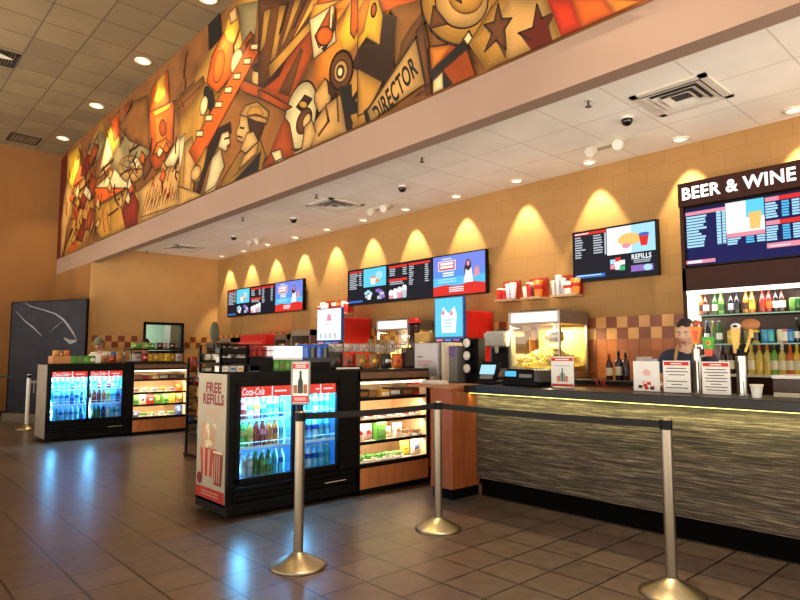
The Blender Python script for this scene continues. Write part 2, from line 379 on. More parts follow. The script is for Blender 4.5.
# ---------- the mural ----------
def mm(n,c,v=.34,sc_=2.2): return mat('mural_'+n,tuple(int(q*.80) for q in c),.62,0,v,sc_,spec=.25)
U=dict(gold=mm('gold',(176,124,52)),tan=mm('tan',(190,144,80)),brown=mm('brown',(98,56,26)),dk=mm('dark_brown',(52,26,14)),bk=mm('black',(22,16,14)),
 rust=mm('rust',(150,62,22)),org=mm('orange',(200,86,26)),red=mm('red_brown',(122,34,18)),cream=mm('cream',(214,190,136)),grey=mm('grey_green',(140,122,80)),
 yel=mm('yellow',(222,164,48)),mid=mm('mid_brown',(134,82,36)),flesh=mm('flesh',(206,158,96)),oro=mm('orange_red',(186,50,22)),amb=mm('amber',(196,110,36)))
MY=YB-.012
MURC=dict(gold=(190,134,54),tan=(204,154,84),brown=(104,60,28),dk=(58,28,14),rust=(160,66,22),org=(212,90,24),red=(130,36,18),cream=(226,202,144),grey=(146,126,80),yel=(232,172,48),mid=(142,88,38),flesh=(216,166,98),oro=(200,50,20),amb=(208,118,36))
mp_=MB(); mp_.box(XE+.01,XR-.1,MY,YB-.001,HB+.36,HH-.004,U['mid'])
LAY=[0]
def inside(p,P):
    x,y=p; c=False; n=len(P)
    for i in range(n):
        (x0,y0),(x1,y1)=P[i],P[(i+1)%n]
        if (y0>y)!=(y1>y) and x<(x1-x0)*(y-y0)/(y1-y0)+x0: c=not c
    return c
def shade(c,k):   # the painter's airbrush: darker pigment towards a shape's outline
    if c in('bk',): return U[c]
    f=(.55,.66,.77,.87,.95,1.02)[k]; b=MURC[c]
    return mat(f'mural_{c}_{k}',tuple(min(255,int(q*.84*f**.6)) for q in b),.62,0,.16,3.0,spec=.2)
def inpoly(pts,c):
    LAY[0]+=1; y=MY-.000022*LAY[0]
    vs=[]
    for u,v in pts:
        x,z=onplane(u,v,MY); z=max(HB+.362,min(HH-.006,z)); z=HB+.362 if z<HB+.47 else z; vs.append((max(XE+.012,x),y,z))
    mp_.add(vs,[tuple(range(len(vs)))],shade(c,0))
    n=len(vs); cx=sum(v[0] for v in vs)/n; cz=sum(v[2] for v in vs)/n; P2=[(v[0],v[2]) for v in vs]
    rad=sum(math.hypot(a-cx,b-cz) for a,b in P2)/n
    for q,k0 in enumerate((.90,.79,.67,.54,.38)):
        k=max(k0,1-.05*(q+1)/max(rad,.05))
        sc2=[(cx+(a-cx)*k,cz+(b-cz)*k) for a,b in P2]
        if not all(inside(p,P2) for p in sc2): break
        LAY[0]+=1; yy=MY-.000022*LAY[0]; mp_.add([(a,yy,b) for a,b in sc2],[tuple(range(n))],shade(c,q+1))
    return vs
def line(pts,c,w=.018,closed=True):
    LAY[0]+=1; y=MY-.000022*LAY[0]; P=[onplane(u,v,MY) for u,v in pts]
    n=len(P)
    for i in range(n if closed else n-1):
        a=Vector(P[i]); b=Vector(P[(i+1)%n]); d=b-a
        if d.length<1e-4: continue
        d.normalize(); nrm=Vector((-d.y,d.x))*w/2
        q=[a+nrm-d*w/3,b+nrm+d*w/3,b-nrm+d*w/3,a-nrm-d*w/3]
        if any(p.y<HB+.36 or p.y>HH-.006 or p.x<XE+.012 for p in q): continue
        mp_.add([(p.x,y,p.y) for p in q],[(0,1,2,3)],U[c])
def G(ox,oy,s):
    def poly(c,*xy,ol='dk',w=.016):
        pts=[(ox+xy[i]/s,oy+xy[i+1]/s) for i in range(0,len(xy),2)]
        inpoly(pts,c)
        if ol: line(pts,ol,w)
    def ell(c,cx,cy,rx,ry,rot=0,ol='dk',n=26,w=.016):
        pts=[]
        for i in range(n):
            t=2*PI*i/n; a,b=rx*math.cos(t),ry*math.sin(t); r=R(rot)
            pts.append((ox+(cx+a*math.cos(r)-b*math.sin(r))/s,oy+(cy+a*math.sin(r)+b*math.cos(r))/s))
        inpoly(pts,c)
        if ol: line(pts,ol,w)
    def pl(c,w,*xy):
        line([(ox+xy[i]/s,oy+xy[i+1]/s) for i in range(0,len(xy),2)],c,w,False)
    return poly,ell,pl
# broad fields of colour the figures lie on, up to the ceiling and on past the right of the view
for c,pts in (('gold',[(-9,5.2),(-7.2,6.1),(-5.2,6.1),(-6.5,4.6)]),('rust',[(-6.8,4.9),(-5.2,6.1),(-4.1,6.1),(-5.2,4.4)]),('amb',[(-5.4,4.6),(-4.1,6.1),(-2.6,6.1),(-3.8,4.2)]),('brown',[(-4.2,4.5),(-3.0,6.1),(-1.6,6.1),(-2.6,4.4)]),('org',[(-3.0,4.4),(-1.8,6.1),(.2,6.1),(-1.2,3.6),(-2.2,3.6)]),('gold',[(-1.2,3.6),(.2,6.1),(1.2,6.1),(.9,3.6)]),('red',[(.9,3.6),(1.2,6.1),(2.48,6.1),(2.48,3.6)]),
        ('tan',[(-4.6,5.2),(-4.0,5.8),(-3.2,5.5),(-3.5,4.9)]),('dk',[(-2.4,4.6),(-2.0,5.6),(-1.5,5.4),(-1.9,4.5)]),('cream',[(-.9,4.4),(-.2,5.6),(.3,5.2),(-.3,4.2)]),('oro',[(.2,4.6),(.9,5.6),(1.6,5.2),(1.1,4.2)])):
    LAY[0]+=1; y=MY-.000022*LAY[0]; n=len(pts); cx=sum(p[0] for p in pts)/n; cz=sum(p[1] for p in pts)/n
    for q in range(6):
        k=1-.06*q; mp_.add([(cx+(a-cx)*k,y-.000022*q,cz+(b-cz)*k) for a,b in pts],[tuple(range(n))],shade(c,q))
    LAY[0]+=6
# far left end: foliage-like tangle, piano keys, cone of light
p,e,l=G(50,120,4.286)
p('red',20,600,45,180,75,130,70,300,60,450,75,560,40,600)
p('yel',70,290,78,150,135,100,122,235,100,300,ol=None); p('tan',60,330,75,250,100,300,95,400,70,470,60,560,45,590,50,430)
p('gold',100,300,150,170,190,60,230,-20,235,60,200,200,185,330,190,480,120,560,60,590,95,450)
p('mid',150,200,200,80,215,120,190,260,170,320,150,330); p('grey',170,110,225,40,240,90,210,170,180,190,ol=None)
for k in range(9):
    a=120+(k%3)*28+k*3; b=560-k*46
    p(['org','red','rust'][k%3],a-40,b,a-10,b-95,a+12,b-80,a-12,b+8)
for k in range(6): l('bk',.03,95+k*17,330+k*8,80+k*20,430-k*12); l('dk',.03,110+k*14,250-k*20,100+k*18,330-k*26)
for k in range(5): l('bk',.035,140+k*14,520-k*9,152+k*14,430-k*20)
for k in range(4): l('bk',.03,190+k*11,520-k*8,196+k*11,450-k*6)
p('cream',215,210,245,70,300,110,240,200,ol=None); p('yel',245,50,290,-20,300,90,270,150); p('org',260,0,300,-40,300,60,275,100)
p('rust',320,-60,343,-80,343,140,320,180); p('cream',195,290,343,150,343,280,330,295); p('org',190,290,330,292,195,370)
p('gold',195,372,343,305,343,440,220,510,200,480); p('tan',205,250,300,120,305,150,220,240)
for k in range(6): l('rust',.05,225+k*20,400-k*6,235+k*20,480-k*8)
p,e,l=G(110,70,3.53)
p('grey',0,330,60,180,120,120,140,300,100,330,40,380,ol=None); p('mid',30,200,90,110,135,90,140,280,70,250)
e('tan',75,350,45,48); e('grey',62,340,22,24,ol=None); e('cream',92,330,18,20,ol=None)
for k in range(7): l('brown',.025,75,350,75+45*math.cos(k*.9),350+45*math.sin(k*.9))
p('gold',0,460,60,420,110,430,110,520,0,600); p('red',42,500,60,440,85,430,104,470,100,530,55,565); p('rust',62,400,88,395,92,432,60,440)
p('tan',100,430,185,350,262,325,245,475,110,520); 
for k in range(14): l('brown',.03,115+k*10,505-k*4,135+k*9,430-k*3+(k%3)*15)
for k in range(8): l('rust',.03,130+k*14,480-k*5,150+k*10,400+k*3)
p('org',140,150,150,60,205,0,212,110,195,130); p('yel',155,110,168,40,195,10,198,90,170,120,ol='rust'); l('rust',.03,175,100,185,40); l('rust',.03,185,80,195,30)
p('org',140,150,230,108,222,270,150,302); p('amb',158,165,208,140,202,250,160,272,ol='rust'); p('yel',150,150,225,112,206,140,160,163,ol='rust'); e('rust',188,205,13,30,ol='red')
p('rust',135,300,205,285,195,340,160,358); p('amb',150,298,165,262,200,240,222,268,200,284)
p('cream',185,345,255,218,272,250,228,340,ol='brown'); p('brown',115,330,140,300,150,345,120,390)
p('gold',262,330,255,260,290,160,330,90,353,60,353,200,310,260,290,330,270,470,255,480); p('mid',225,120,330,20,345,80,290,150,250,220,ol=None)
e('flesh',280,190,20,34); e('flesh',330,110,16,30)
l('brown',.03,250,90,300,40); l('brown',.03,240,140,320,60)
rng=random.Random(11)
p,e,l=G(0,0,1.0)
for k in range(120):
    u=rng.uniform(64,188); top=158-(u-62)*.93; bot=254-(u-57)*.425; v=top+(bot-top)*rng.uniform(.12,.95); a=rng.uniform(-1.9,-1.1)+(.5 if k%5==0 else 0); L_=rng.uniform(5,16)
    if 132<u<180 and v<top+70: continue
    w1,w2=u+L_*.5*math.cos(a)+rng.uniform(-1,1),v+L_*.5*math.sin(a)
    l(['dk','brown','rust','bk','red'][k%5],rng.uniform(.02,.06),u,v,w1,w2,u+L_*math.cos(a),v+L_*math.sin(a))
for k in range(22):
    u=rng.uniform(66,180); top=158-(u-62)*.93; bot=254-(u-57)*.425; v=top+(bot-top)*rng.uniform(.45,.95)
    p(['cream','tan','gold','org'][k%4],u,v,u+rng.uniform(2,4),v-rng.uniform(6,12),u+rng.uniform(4,7),v-rng.uniform(1,5),u+rng.uniform(2,4),v+rng.uniform(2,5),w=.02)
# man, woman and film strip
p,e,l=G(180,0,3.0)
p('gold',0,360,80,250,100,260,60,420,40,580,0,600,ol=None); p('cream',0,420,20,400,10,480,0,520); p('tan',18,430,40,410,50,480,30,590,10,590)
p('mid',160,280,330,300,330,470,180,560,60,590,60,420,150,290,ol=None)
p('bk',88,75,122,40,128,108,90,152); p('org',82,250,98,170,135,95,160,95,165,220,115,280); p('yel',135,100,145,60,175,30,183,85,165,130,148,125,ol='rust')
p('grey',178,15,250,0,285,0,235,130,190,150,ol=None); p('flesh',150,40,172,20,175,60,155,75); e('org',120,200,16,50,10)
e('cream',174,187,17,40,12); e('bk',90,295,14,36,-12); e('cream',75,318,11,30,10); p('rust',183,145,215,95,235,125,200,170)
p('brown',200,130,330,0,330,280,250,265,195,235,ol=None)
for k in range(5): p(['mid','dk','gold','brown','mid'][k],235+k*20,20,250+k*22,10,240+k*20,150,225+k*19,160,ol=None)
e('flesh',240,225,20,36,15); e('dk',236,205,16,14,ol=None); p('brown',262,260,330,130,330,180,285,275); p('rust',290,270,330,170,330,240,310,285)
p('rust',168,248,190,240,330,292,330,330,190,276); p('rust',330,380,330,480,262,520,248,500); p('org',215,126,244,150,55,500,30,455)
p('cream',290,450,320,455,300,478,275,470)
for a,b in((228,142),(207,185),(176,230),(150,271),(121,315),(92,355),(64,402)): p('cream',a-11,b-8,a+11,b-10,a+9,b+9,a-13,b+9,ol='brown',w=.02)
p('gold',128,545,180,460,245,420,262,470,250,500,160,575,90,590); p('bk',140,562,165,530,248,455,240,505,150,575); p('tan',195,470,240,425,235,460,180,510)
p('dk',200,350,268,345,250,400,238,430,215,430); p('flesh',186,345,206,350,214,400,198,432,176,422,172,398,183,372); p('flesh',205,400,225,395,240,425,200,462,185,450)
p('tan',184,346,200,318,236,306,272,338,264,372,232,366,205,352); p('gold',200,345,215,320,245,318,258,345,235,355,ol=None); l('brown',.03,205,351,232,345,266,358); l('dk',.03,185,384,197,386); l('dk',.025,178,410,192,414)
p('cream',100,475,126,445,138,500,108,560,78,580); p('gold',42,550,52,500,82,440,95,465,72,545); 
p('dk',88,442,118,386,155,368,158,400,132,400,112,450,92,490,62,575,45,582,76,500); p('cream',130,402,150,394,156,430,142,456,118,442,ol='brown'); l('dk',.03,138,418,152,414); l('red',.04,146,440,154,437)
e('flesh',52,520,14,24,20); p('tan',0,560,30,570,70,590,40,600,0,600)
# curtain, camera, projector man
p,e,l=G(260,0,3.533)
p('brown',0,0,210,0,180,70,30,295,0,300); 
for a in((75,20,102,20,62,205,40,225),(130,0,152,0,96,150,74,180),(190,0,216,0,132,130,114,152),(20,40,45,30,25,160,5,190)): p('gold',*a,ol='dk')
for a in((100,10,112,5,85,110,70,130),(160,10,175,0,130,100,118,110)): p('dk',*a,ol=None)
p('gold',35,235,180,80,200,95,40,290); p('rust',0,330,30,292,185,110,205,190,160,300,110,385); p('brown',70,330,150,170,160,180,110,345,ol=None); p('brown',130,320,190,190,195,205,150,300,ol=None); p('dk',20,300,100,215,75,270,20,315,ol=None)
p('mid',205,190,330,0,424,0,424,260,300,320,170,380,150,300,ol=None); p('amb',205,200,300,60,330,120,330,230,270,320,190,300,ol=None)
p('cream',180,70,268,18,276,150,196,212); p('rust',200,130,255,30,250,140,215,172); p('dk',265,50,272,105,236,185,225,175,258,140); p('gold',196,20,300,0,262,22,182,72,ol='brown'); e('org',235,130,28,34,20)
p('yel',280,130,330,0,345,0,380,120,330,180,300,190,ol=None); p('yel',330,0,424,0,424,165,378,128,345,80); p('org',330,0,378,0,360,80,340,140,326,120); e('rust',412,42,12,32,5); e('amb',372,95,16,26)
p('dk',378,130,424,165,424,285,330,240,350,190); p('gold',330,240,424,280,424,420,312,462,296,330)
e('cream',150,412,54,126,12,w=.025); p('rust',20,595,92,415,112,440,130,540,100,560); p('cream',45,540,80,528,88,560,60,572); p('rust',0,318,30,330,120,380,95,395,0,345)
p('dk',135,380,165,338,192,352,160,402); e('gold',160,372,16,14,20); e('brown',163,430,24,48,20); e('flesh',172,428,12,28,20)
p('tan',200,335,236,280,262,300,256,372,215,402,200,362); p('tan',190,522,202,430,242,372,292,336,312,445,232,500); p('flesh',155,525,165,450,190,425,205,470,185,525); p('dk',246,290,276,312,270,352,250,332); l('brown',.04,240,380,250,430,215,480); l('brown',.03,280,350,285,430); p('bk',115,530,155,528,152,560,120,575)
e('brown',295,252,40,70,8,w=.03); e('tan',293,255,24,40,8); e('brown',292,256,15,26,8,ol=None); e('cream',291,257,10,18,8)
p('bk',288,312,330,302,332,352,360,310,352,342,340,368,358,358,358,398,325,408,335,440,315,450)
# director's chair back, big reel, stars
p,e,l=G(360,0,4.617)
p('mid',120,0,310,0,300,90,330,230,280,200,170,300,175,90,ol=None); p('brown',185,300,270,160,300,110,300,60,250,120,200,200,ol=None); p('org',95,0,300,0,200,30,120,60,ol=None)
p('dk',118,70,178,85,160,335,116,385,0,318,0,222,102,215); p('yel',0,0,95,0,118,72,102,216,40,180,0,235); e('rust',74,52,12,32,6); p('amb',0,60,30,0,60,0,30,150,0,190,ol=None)
p('gold',0,320,115,382,48,520,0,540); 
p('org',330,222,490,200,540,300,554,370,420,410,340,345); p('amb',335,225,430,215,380,290,345,320,ol=None)
p('brown',270,150,300,115,340,385,312,400); p('bk',45,505,28,520,38,590,70,590); p('tan',270,176,313,388,60,600,46,512,ol='dk',w=.03)
e('gold',472,22,178,196,-14,w=.025); e('tan',480,8,122,130,-14); e('gold',500,-15,80,84,-14,ol='mid')
p('brown',350,32,416,116,334,136); p('rust',430,-10,480,20,470,-30); 
p('bk',490,192,512,226,342,372,332,340); p('cream',488,188,514,148,532,180,508,216); p('cream',350,376,392,334,396,416,350,440); p('bk',395,332,436,390,420,408,396,415); p('cream',268,450,302,422,310,460,276,476); p('bk',310,410,330,400,335,440,312,455)
p,e,l=G(430,0,3.636)
p('gold',150,165,235,30,262,0,432,0,486,142,216,268,ol='brown'); p('tan',215,120,300,0,420,0,470,140,300,210,ol=None)
p('brown',257,20,271,74,306,72,281,112,286,186,250,152,209,192,235,126,206,96,243,85); p('red',398,22,416,72,462,52,440,95,455,150,470,170,412,165,364,200,376,150,331,126,384,106)
p('oro',434,0,520,0,560,115,486,143); p('org',520,0,640,0,680,62,560,115,ol=None); p('amb',640,0,776,0,735,36,680,62,ol=None); p('bk',735,36,790,-20,810,-20,745,34)
# lettering on the chair back
ax,az=onplane(360+78/4.617,556/4.617,MY); bx,bz=onplane(360+268/4.617,306/4.617,MY)
d=Vector((bx-ax,bz-az)); ln=d.length; d.normalize(); yy=MY-.000022*(LAY[0]+3)
mt=Matrix(((d.x,-d.y*.9,0,(ax+bx)/2),(0,0,-1,yy),(d.y,d.x*.9+.35,0,(az+bz)/2),(0,0,0,1)))
n0=len(mp_.v); mp_.text('DIRECTOR',.24,U['bk'],mt,width=ln,off=.006); mp_.v[n0:]=[(a,b,max(c,HB+.362)) for a,b,c in mp_.v[n0:]]
mu=mp_.build('mural'); mu['label']='large film themed painted mural in golds and oranges above the concession opening'; mu['category']='mural'

# ---------- stanchions ----------
def stanchion(loc,label,belts,sign=False,pm=None):
    t=T('stanchion',label,'stanchion',(loc[0],loc[1],0))
    MB().lathe([(.178,0),(.182,.012),(.17,.02),(.10,.055),(.042,.085),(.032,.095)],M_base,n=40).build('base',t)
    MB().cyl((0,0,.085),(0,0,.93),.032,.032,pm or M_post,24).build('post',t)
    MB().cyl((0,0,.93),(0,0,.985),.036,.036,M_blk,24).cyl((0,0,.985),(0,0,.995),.036,.03,pm or M_post,24).build('belt_head',t)
    for (tx,ty) in belts:
        d=Vector((tx-loc[0],ty-loc[1],0)); L_=d.length; d.normalize(); n=Vector((-d.y,d.x,0))*.0015
        b=MB(); K=14; vs=[];fs=[]
        for k in range(K+1):
            f_=k/K; q=d*(.034+(L_-.068)*f_); sag=-.012*4*f_*(1-f_)
            for dz in(.937,.980): vs.append(q+n+Vector((0,0,dz+sag))); vs.append(q-n+Vector((0,0,dz+sag)))
        for k in range(K):
            a=4*k; c=a+4
            fs+=[(a,c,c+2,a+2),(a+1,a+3,c+3,c+1),(a,a+1,c+1,c),(a+2,c+2,c+3,a+3)]
        b.add(vs,fs,M_belt); b.build('belt',t)
    return t
A=(-3.46,2.27); B=(-3.435,3.55); C=(-1.625,3.6)
ta=stanchion(A,'steel belt stanchion with a framed sign on top, in front of the near cooler',[B],True)
yawA=math.atan2(-A[0],A[1])  # sign faces the queue
sg=MB(); s_=MB()
W_,H_=.066,.145
rot=Matrix.Rotation(R(38),4,'Z')
def sg_add(o): o.rotation_euler=(0,0,R(38)); return o
f1=MB().box(-W_,W_,-.008,.008,0,.012,M_grey)
f1=MB().box(-W_,-W_+.012,-.009,.009,0,2*H_,M_grey).box(W_-.012,W_,-.009,.009,0,2*H_,M_grey).box(-W_,W_,-.009,.009,0,.012,M_grey).box(-W_,W_,-.009,.009,2*H_-.012,2*H_,M_grey).box(-.02,.02,-.012,.012,-.05,.0,M_blk)
so=f1.build('sign_frame',ta,loc=(0,0,1.035),bev=.003); sg_add(so)
f2=MB().box(-W_+.01,W_-.01,-.005,.005,.01,2*H_-.01,M_paper).box(-W_+.012,W_-.012,-.0062,-.005,.236,.272,M_redsign).box(-W_+.012,W_-.012,-.0062,-.005,.016,.06,M_redsign)
for k in range(2): f2.box(-.035,.035,-.0066,-.006,.246+.012*k,.251+.012*k,M_paper)
for k in range(2): f2.box(-.04,.04,-.0066,-.006,.03+.012*k,.034+.012*k,M_paper)
M_dkgreen=mat('bottle_print_dark',(30,44,34),.5,0,.1); M_amberp=mat('print_amber',(150,100,60),.6,0,.1)
f2.prism([(-.018,-.006,.075),(.018,-.006,.075),(.018,-.006,.15),(.008,-.006,.18),(.007,-.006,.225),(-.007,-.006,.225),(-.008,-.006,.18),(-.018,-.006,.15)],(0,-.0008,0),M_dkgreen)
f2.box(-.048,-.022,-.0066,-.006,.075,.13,M_amberp).box(.022,.048,-.0066,-.006,.075,.135,M_amberp)
so=f2.build('sign_sheet',ta,loc=(0,0,1.035),label='white sheet with red bands and a dark bottle'); sg_add(so)
stanchion(B,'middle belt stanchion, standing before the near snack case',[C])
stanchion(C,'nearest belt stanchion at the right, before the stone bar front',[])
stanchion((-12.99,2.6),'far pale belt stanchion at the left, beside the dark standee',[(-15.2,.3)],pm=M_white)

# ---------- the bar counter ----------
ct=T('bar_counter','long bar counter with stacked stone front, dark top and lit underside','counter',(-3.972,4.47,0))
X1=6.4
MB().box(0,X1,0,.56,1.0,1.07,M_ctop).build('countertop',ct,bev=.006)
MB().box(0,X1,.18,.24,.175,1.0,M_stone).build('stone_front',ct)
MB().box(0,X1,.25,.30,0,.175,M_toe).box(0,X1,.24,.52,.175,.20,M_toe).build('toe_kick',ct)
MB().box(0,X1,.48,.52,.2,1.0,M_dark).build('back_panel',ct)
MB().box(.02,X1,.05,.075,.992,.999,emit('led_strip_yellow_green',(240,240,130),4.0)).build('led_strip',ct)
lamp('counter_led','AREA',(-3.98+X1/2,4.47+.075,.985),(R(40),0,0),8.5,(.98,.95,.42),shape='RECTANGLE',size=X1,size_y=.02,spread=R(110))
pr=T('counter_end_pier','cherry wood end pier of the bar counter beside the near snack case','counter',(-4.26,4.3,0))
MB().box(0,.28,.0,.40,.10,1.04,M_wood).build('body',pr,bev=.004)
MB().box(0,.26,.03,.40,0,.10,M_toe).build('toe_kick',pr)
MB().box(-.34,.275,-.01,.62,1.04,1.06,M_woodl).build('top',pr,bev=.003)
# rear service counter behind the islands
sv=T('service_counter','long cherry wood service counter behind the islands','counter',(-10.0,5.0,0))
MB().box(0,5.7,0,.55,.1,.99,M_wood).build('body',sv)
MB().box(-.02,5.74,-.03,.6,.99,1.04,M_ctop).build('top',sv,bev=.004)
MB().box(0,5.7,.04,.55,0,.1,M_toe).build('toe_kick',sv)
bc=T('back_counter','wood back counter with dark top along the rear wall','counter',(-12.9,5.75,0))
bb=MB().box(0,10.35,.02,.64,.1,1.06,M_wood); bb.build('body',bc)
for k in range(20):
    MB().box(.03+k*.515,.03+k*.515+.49,.0,.02,.13,1.03,M_wood).build('door',bc,bev=.003)
MB().box(-.02,10.35,-.03,.64,1.06,1.10,M_ctop).build('top',bc,bev=.004)
MB().box(0,10.3,.05,.6,0,.1,M_toe).build('toe_kick',bc)

# ---------- menu screens ----------
E_=lambda n,c,s=1.0: emit('glow_'+n,c,s)
navy=E_('navy',(14,18,34)); wht=E_('white',(240,244,248),1.15); redg=E_('red',(230,48,40)); cy=E_('cyan',(96,206,236),1.1); lg=E_('pale',(196,206,216)); org=E_('orange',(240,150,60)); blu=E_('blue',(92,150,236),1.05); per=E_('periwinkle',(120,140,235),1.05)
sky=E_('skyblue',(86,190,240),1.1); pk=E_('pink',(240,150,170)); hair_=E_('deep',(60,34,30)); blue2=E_('bluebar',(60,110,200)); deepb=E_('royal',(14,18,84)); purp=E_('purple',(150,110,200)); grn=E_('green',(70,190,120)); gld=E_('gold',(240,196,110),1.1); cyl_=E_('iceblue',(170,222,250),1.1)
class Scr:
    def __init__(s,W,H,bg): s.W=W; s.H=H; s.b=MB(); s.k=0; s.r(0,1,0,1,bg)
    def y(s): s.k+=1; return -.0002*s.k
    def r(s,u0,u1,v0,v1,m):
        y=s.y(); s.b.add([(u0*s.W,y,v0*s.H),(u1*s.W,y,v0*s.H),(u1*s.W,y,v1*s.H),(u0*s.W,y,v1*s.H)],[(0,1,2,3)],m); return s
    def e(s,u,v,ru,rv,m,n=16):
        y=s.y(); s.b.add([((u+ru*math.cos(2*PI*i/n))*s.W,y,(v+rv*math.sin(2*PI*i/n))*s.H) for i in range(n)],[tuple(range(n))],m); return s
    def p(s,pts,m):
        y=s.y(); s.b.add([(a*s.W,y,b*s.H) for a,b in pts],[tuple(range(len(pts)))],m); return s
    def rows(s,u0,u1,v0,v1,n,m,ragged=.3,f=.5):
        h=(v1-v0)/n
        for i in range(n): s.r(u0,u1-(u1-u0)*ragged*random.random(),v1-h*(i+f),v1-h*i,m)
        return s
    def t(s,txt,u,v,size,m,width=None):
        y=s.y(); s.b.text(txt,size,m,fr(u*s.W,v*s.H,y),width=width,off=.002); return s
def menuA(S):
    S.r(.03,.38,.92,.97,redg).rows(.04,.30,.42,.9,9,lg,.4).rows(.30,.38,.5,.9,7,lg,.3)
    S.r(.42,.995,.46,.985,cy).e(.72,.66,.14,.10,org).e(.82,.76,.09,.12,cyl_).p([(.62,.52),(.72,.52),(.74,.7),(.6,.7)],wht)
    for a,b in((.5,.3),(.56,.34),(.62,.28),(.52,.2),(.58,.15),(.6,.22)): S.r(a-.05,a+.03,b-.05,b+.03,[wht,lg,cyl_][int(a*100)%3])
    for a,b in((.8,.34),(.86,.3),(.9,.24),(.84,.14),(.92,.16)): S.r(a-.06,a+.05,b-.05,b+.04,[lg,wht,purp][int(a*100)%3])
    S.r(.03,.4,.04,.10,blue2)
def menuB(S):
    S.r(.03,.46,.9,.96,redg).rows(.05,.22,.66,.88,4,lg).rows(.36,.46,.66,.88,4,lg)
    S.r(.03,.46,.53,.6,redg).rows(.06,.4,.42,.52,2,lg)
    for i,(u,h) in enumerate(((.09,.22),(.19,.26),(.29,.30),(.4,.36))):
        S.p([(u-.045,.06),(u+.045,.06),(u+.06,.06+h*.7),(u-.06,.06+h*.7)],[pk,wht,pk,lg][i]).e(u,.06+h*.75,.055,.08,wht)
    S.r(.5,.97,.9,.96,redg).rows(.51,.62,.36,.88,10,lg,.5).rows(.86,.95,.4,.88,9,lg,.3)
def menuC(S):
    S.r(0,1,.42,.62,blu).r(0,1,.24,.45,sky).p([(0,0),(1,0),(1,.24),(.75,.30),(.5,.22),(.25,.27),(0,.23)],redg).rows(.32,.62,.06,.2,3,wht,.3)
    S.r(.11,.45,.62,.87,wht).r(.125,.435,.64,.85,redg).rows(.15,.41,.66,.83,2,wht,.02,.75).rows(.18,.38,.88,.93,1,wht,.1)
    S.rows(.2,.42,.46,.58,2,wht,.1,.6).rows(.1,.48,.3,.42,2,cyl_,.1,.5)
    S.p([(.6,.28),(.78,.28),(.75,.62),(.64,.62)],wht).e(.69,.7,.055,.14,hair_).e(.69,.74,.03,.07,pk).p([(.62,.4),(.66,.7),(.62,.68)],hair_).p([(.80,.38),(.9,.45),(.88,.66),(.8,.6)],pk)
def tv(name,loc,W,H,bg,paint,label,group):
    t=T(name,label,'screen',loc,0,group)
    MB().box(-.012,W+.012,.0,.055,-.012,H+.012,M_blk).box(-.012,W+.012,-.006,.0,-.012,.003,M_blk).box(-.012,W+.012,-.006,.0,H-.003,H+.012,M_blk).box(-.012,.004,-.006,0,0,H,M_blk).box(W-.004,W+.012,-.006,0,0,H,M_blk).build('frame',t)
    MB().box(W*.35,W*.65,.055,.10,H*.3,H*.7,M_blkm).build('wall_mount',t)
    S=Scr(W,H,bg); paint(S); S.b.build('display',t,loc=(0,-.0005,0)); return t
for g,(x0,ttl) in enumerate(((-12.585,'far left row'),(-8.20,'middle row'))):
    for k,(p_,bg,d) in enumerate(((menuA,navy,'dark menu board screen with a cyan picture'),(menuB,navy,'dark menu screen with red headings and cups'),(menuC,per,'blue and red advertising screen showing a dark-haired figure'))):
        tv('menu_screen',(x0+k*1.008,6.31,2.195),.982,.572,bg,p_,f'{d}, {["left","centre","right"][k]} screen of the {ttl}','menu screens')
def menuD(S):
    S.r(.02,.42,.93,.985,redg).r(.02,.2,.95,.97,wht).rows(.02,.16,.44,.9,9,lg,.5).rows(.26,.38,.5,.9,8,lg,.3).r(.40,.42,.48,.92,lg)
    S.r(.43,.99,.45,.985,wht).r(.72,.99,.45,.985,cyl_).e(.7,.72,.14,.12,gld).e(.66,.6,.05,.05,pk).p([(.83,.56),(.9,.56),(.92,.76),(.81,.76)],redg).e(.865,.78,.06,.035,blue2).e(.52,.8,.07,.06,wht)
    for a,b,m in((.5,.32,cyl_),(.56,.35,redg),(.61,.29,wht),(.5,.22,pk),(.56,.2,wht),(.61,.18,grn),(.55,.27,wht)): S.r(a-.035,a+.03,b-.05,b+.04,m)
    S.t('REFILLS',.83,.36,.075,wht,.22).rows(.74,.94,.23,.30,2,lg,.2).r(.71,.96,.08,.2,purp).e(.9,.14,.05,.06,cyl_).r(.02,.40,.05,.12,blue2).rows(.04,.36,.06,.11,1,cyl_)
tv('menu_screen',(-3.865,6.31,2.215),.99,.57,navy,menuD,'dark menu screen alone on the wall between the cups and the beer cabinet','menu screens')

# ---------- beer and wine cabinet ----------
bx0,bx1,by=-2.515,-1.42,6.05
cb=T('beer_cabinet','tall dark cabinet headed BEER & WINE with lit glass bottle shelves','cabinet',(bx0,by,0))
W=bx1-bx0; M_cab=mat('espresso_wood',(52,22,13),.5,0,.2,5,stretch=(4,4,.5),spec=.2); M_cabin=mat('cabinet_back_brown',(70,42,32),.5,0,.15,4)
MB().box(0,.035,0,.36,0,3.04,M_cab).box(W-.035,W,0,.36,0,3.04,M_cab).box(0,W,.33,.36,0,3.04,M_cab).box(0,W,0,.36,2.99,3.04,M_cab).box(0,W,0,.36,1.98,2.2,M_cab).box(0,W,.14,.36,2.2,2.8,M_cab).box(.035,W-.035,.0,.33,1.08,1.165,M_cab).box(0,W,.02,.36,0,1.08,M_cab).build('body',cb)
MB().box(0,W,-.03,.30,2.81,3.045,M_cab).build('header',cb,bev=.004)
MB().text('BEER & WINE',.165,emit('sign_letters',(255,250,240),2.2),fr(W/2-.02,2.925,-.033),off=.0035,ext=.004,width=.97).build('lettering',cb,label='glowing white BEER & WINE letters')
MB().box(.036,W-.036,.30,.33,1.165,1.98,M_cabin).build('niche_back',cb)
M_led=emit('shelf_led_white',(255,248,236),2.4)
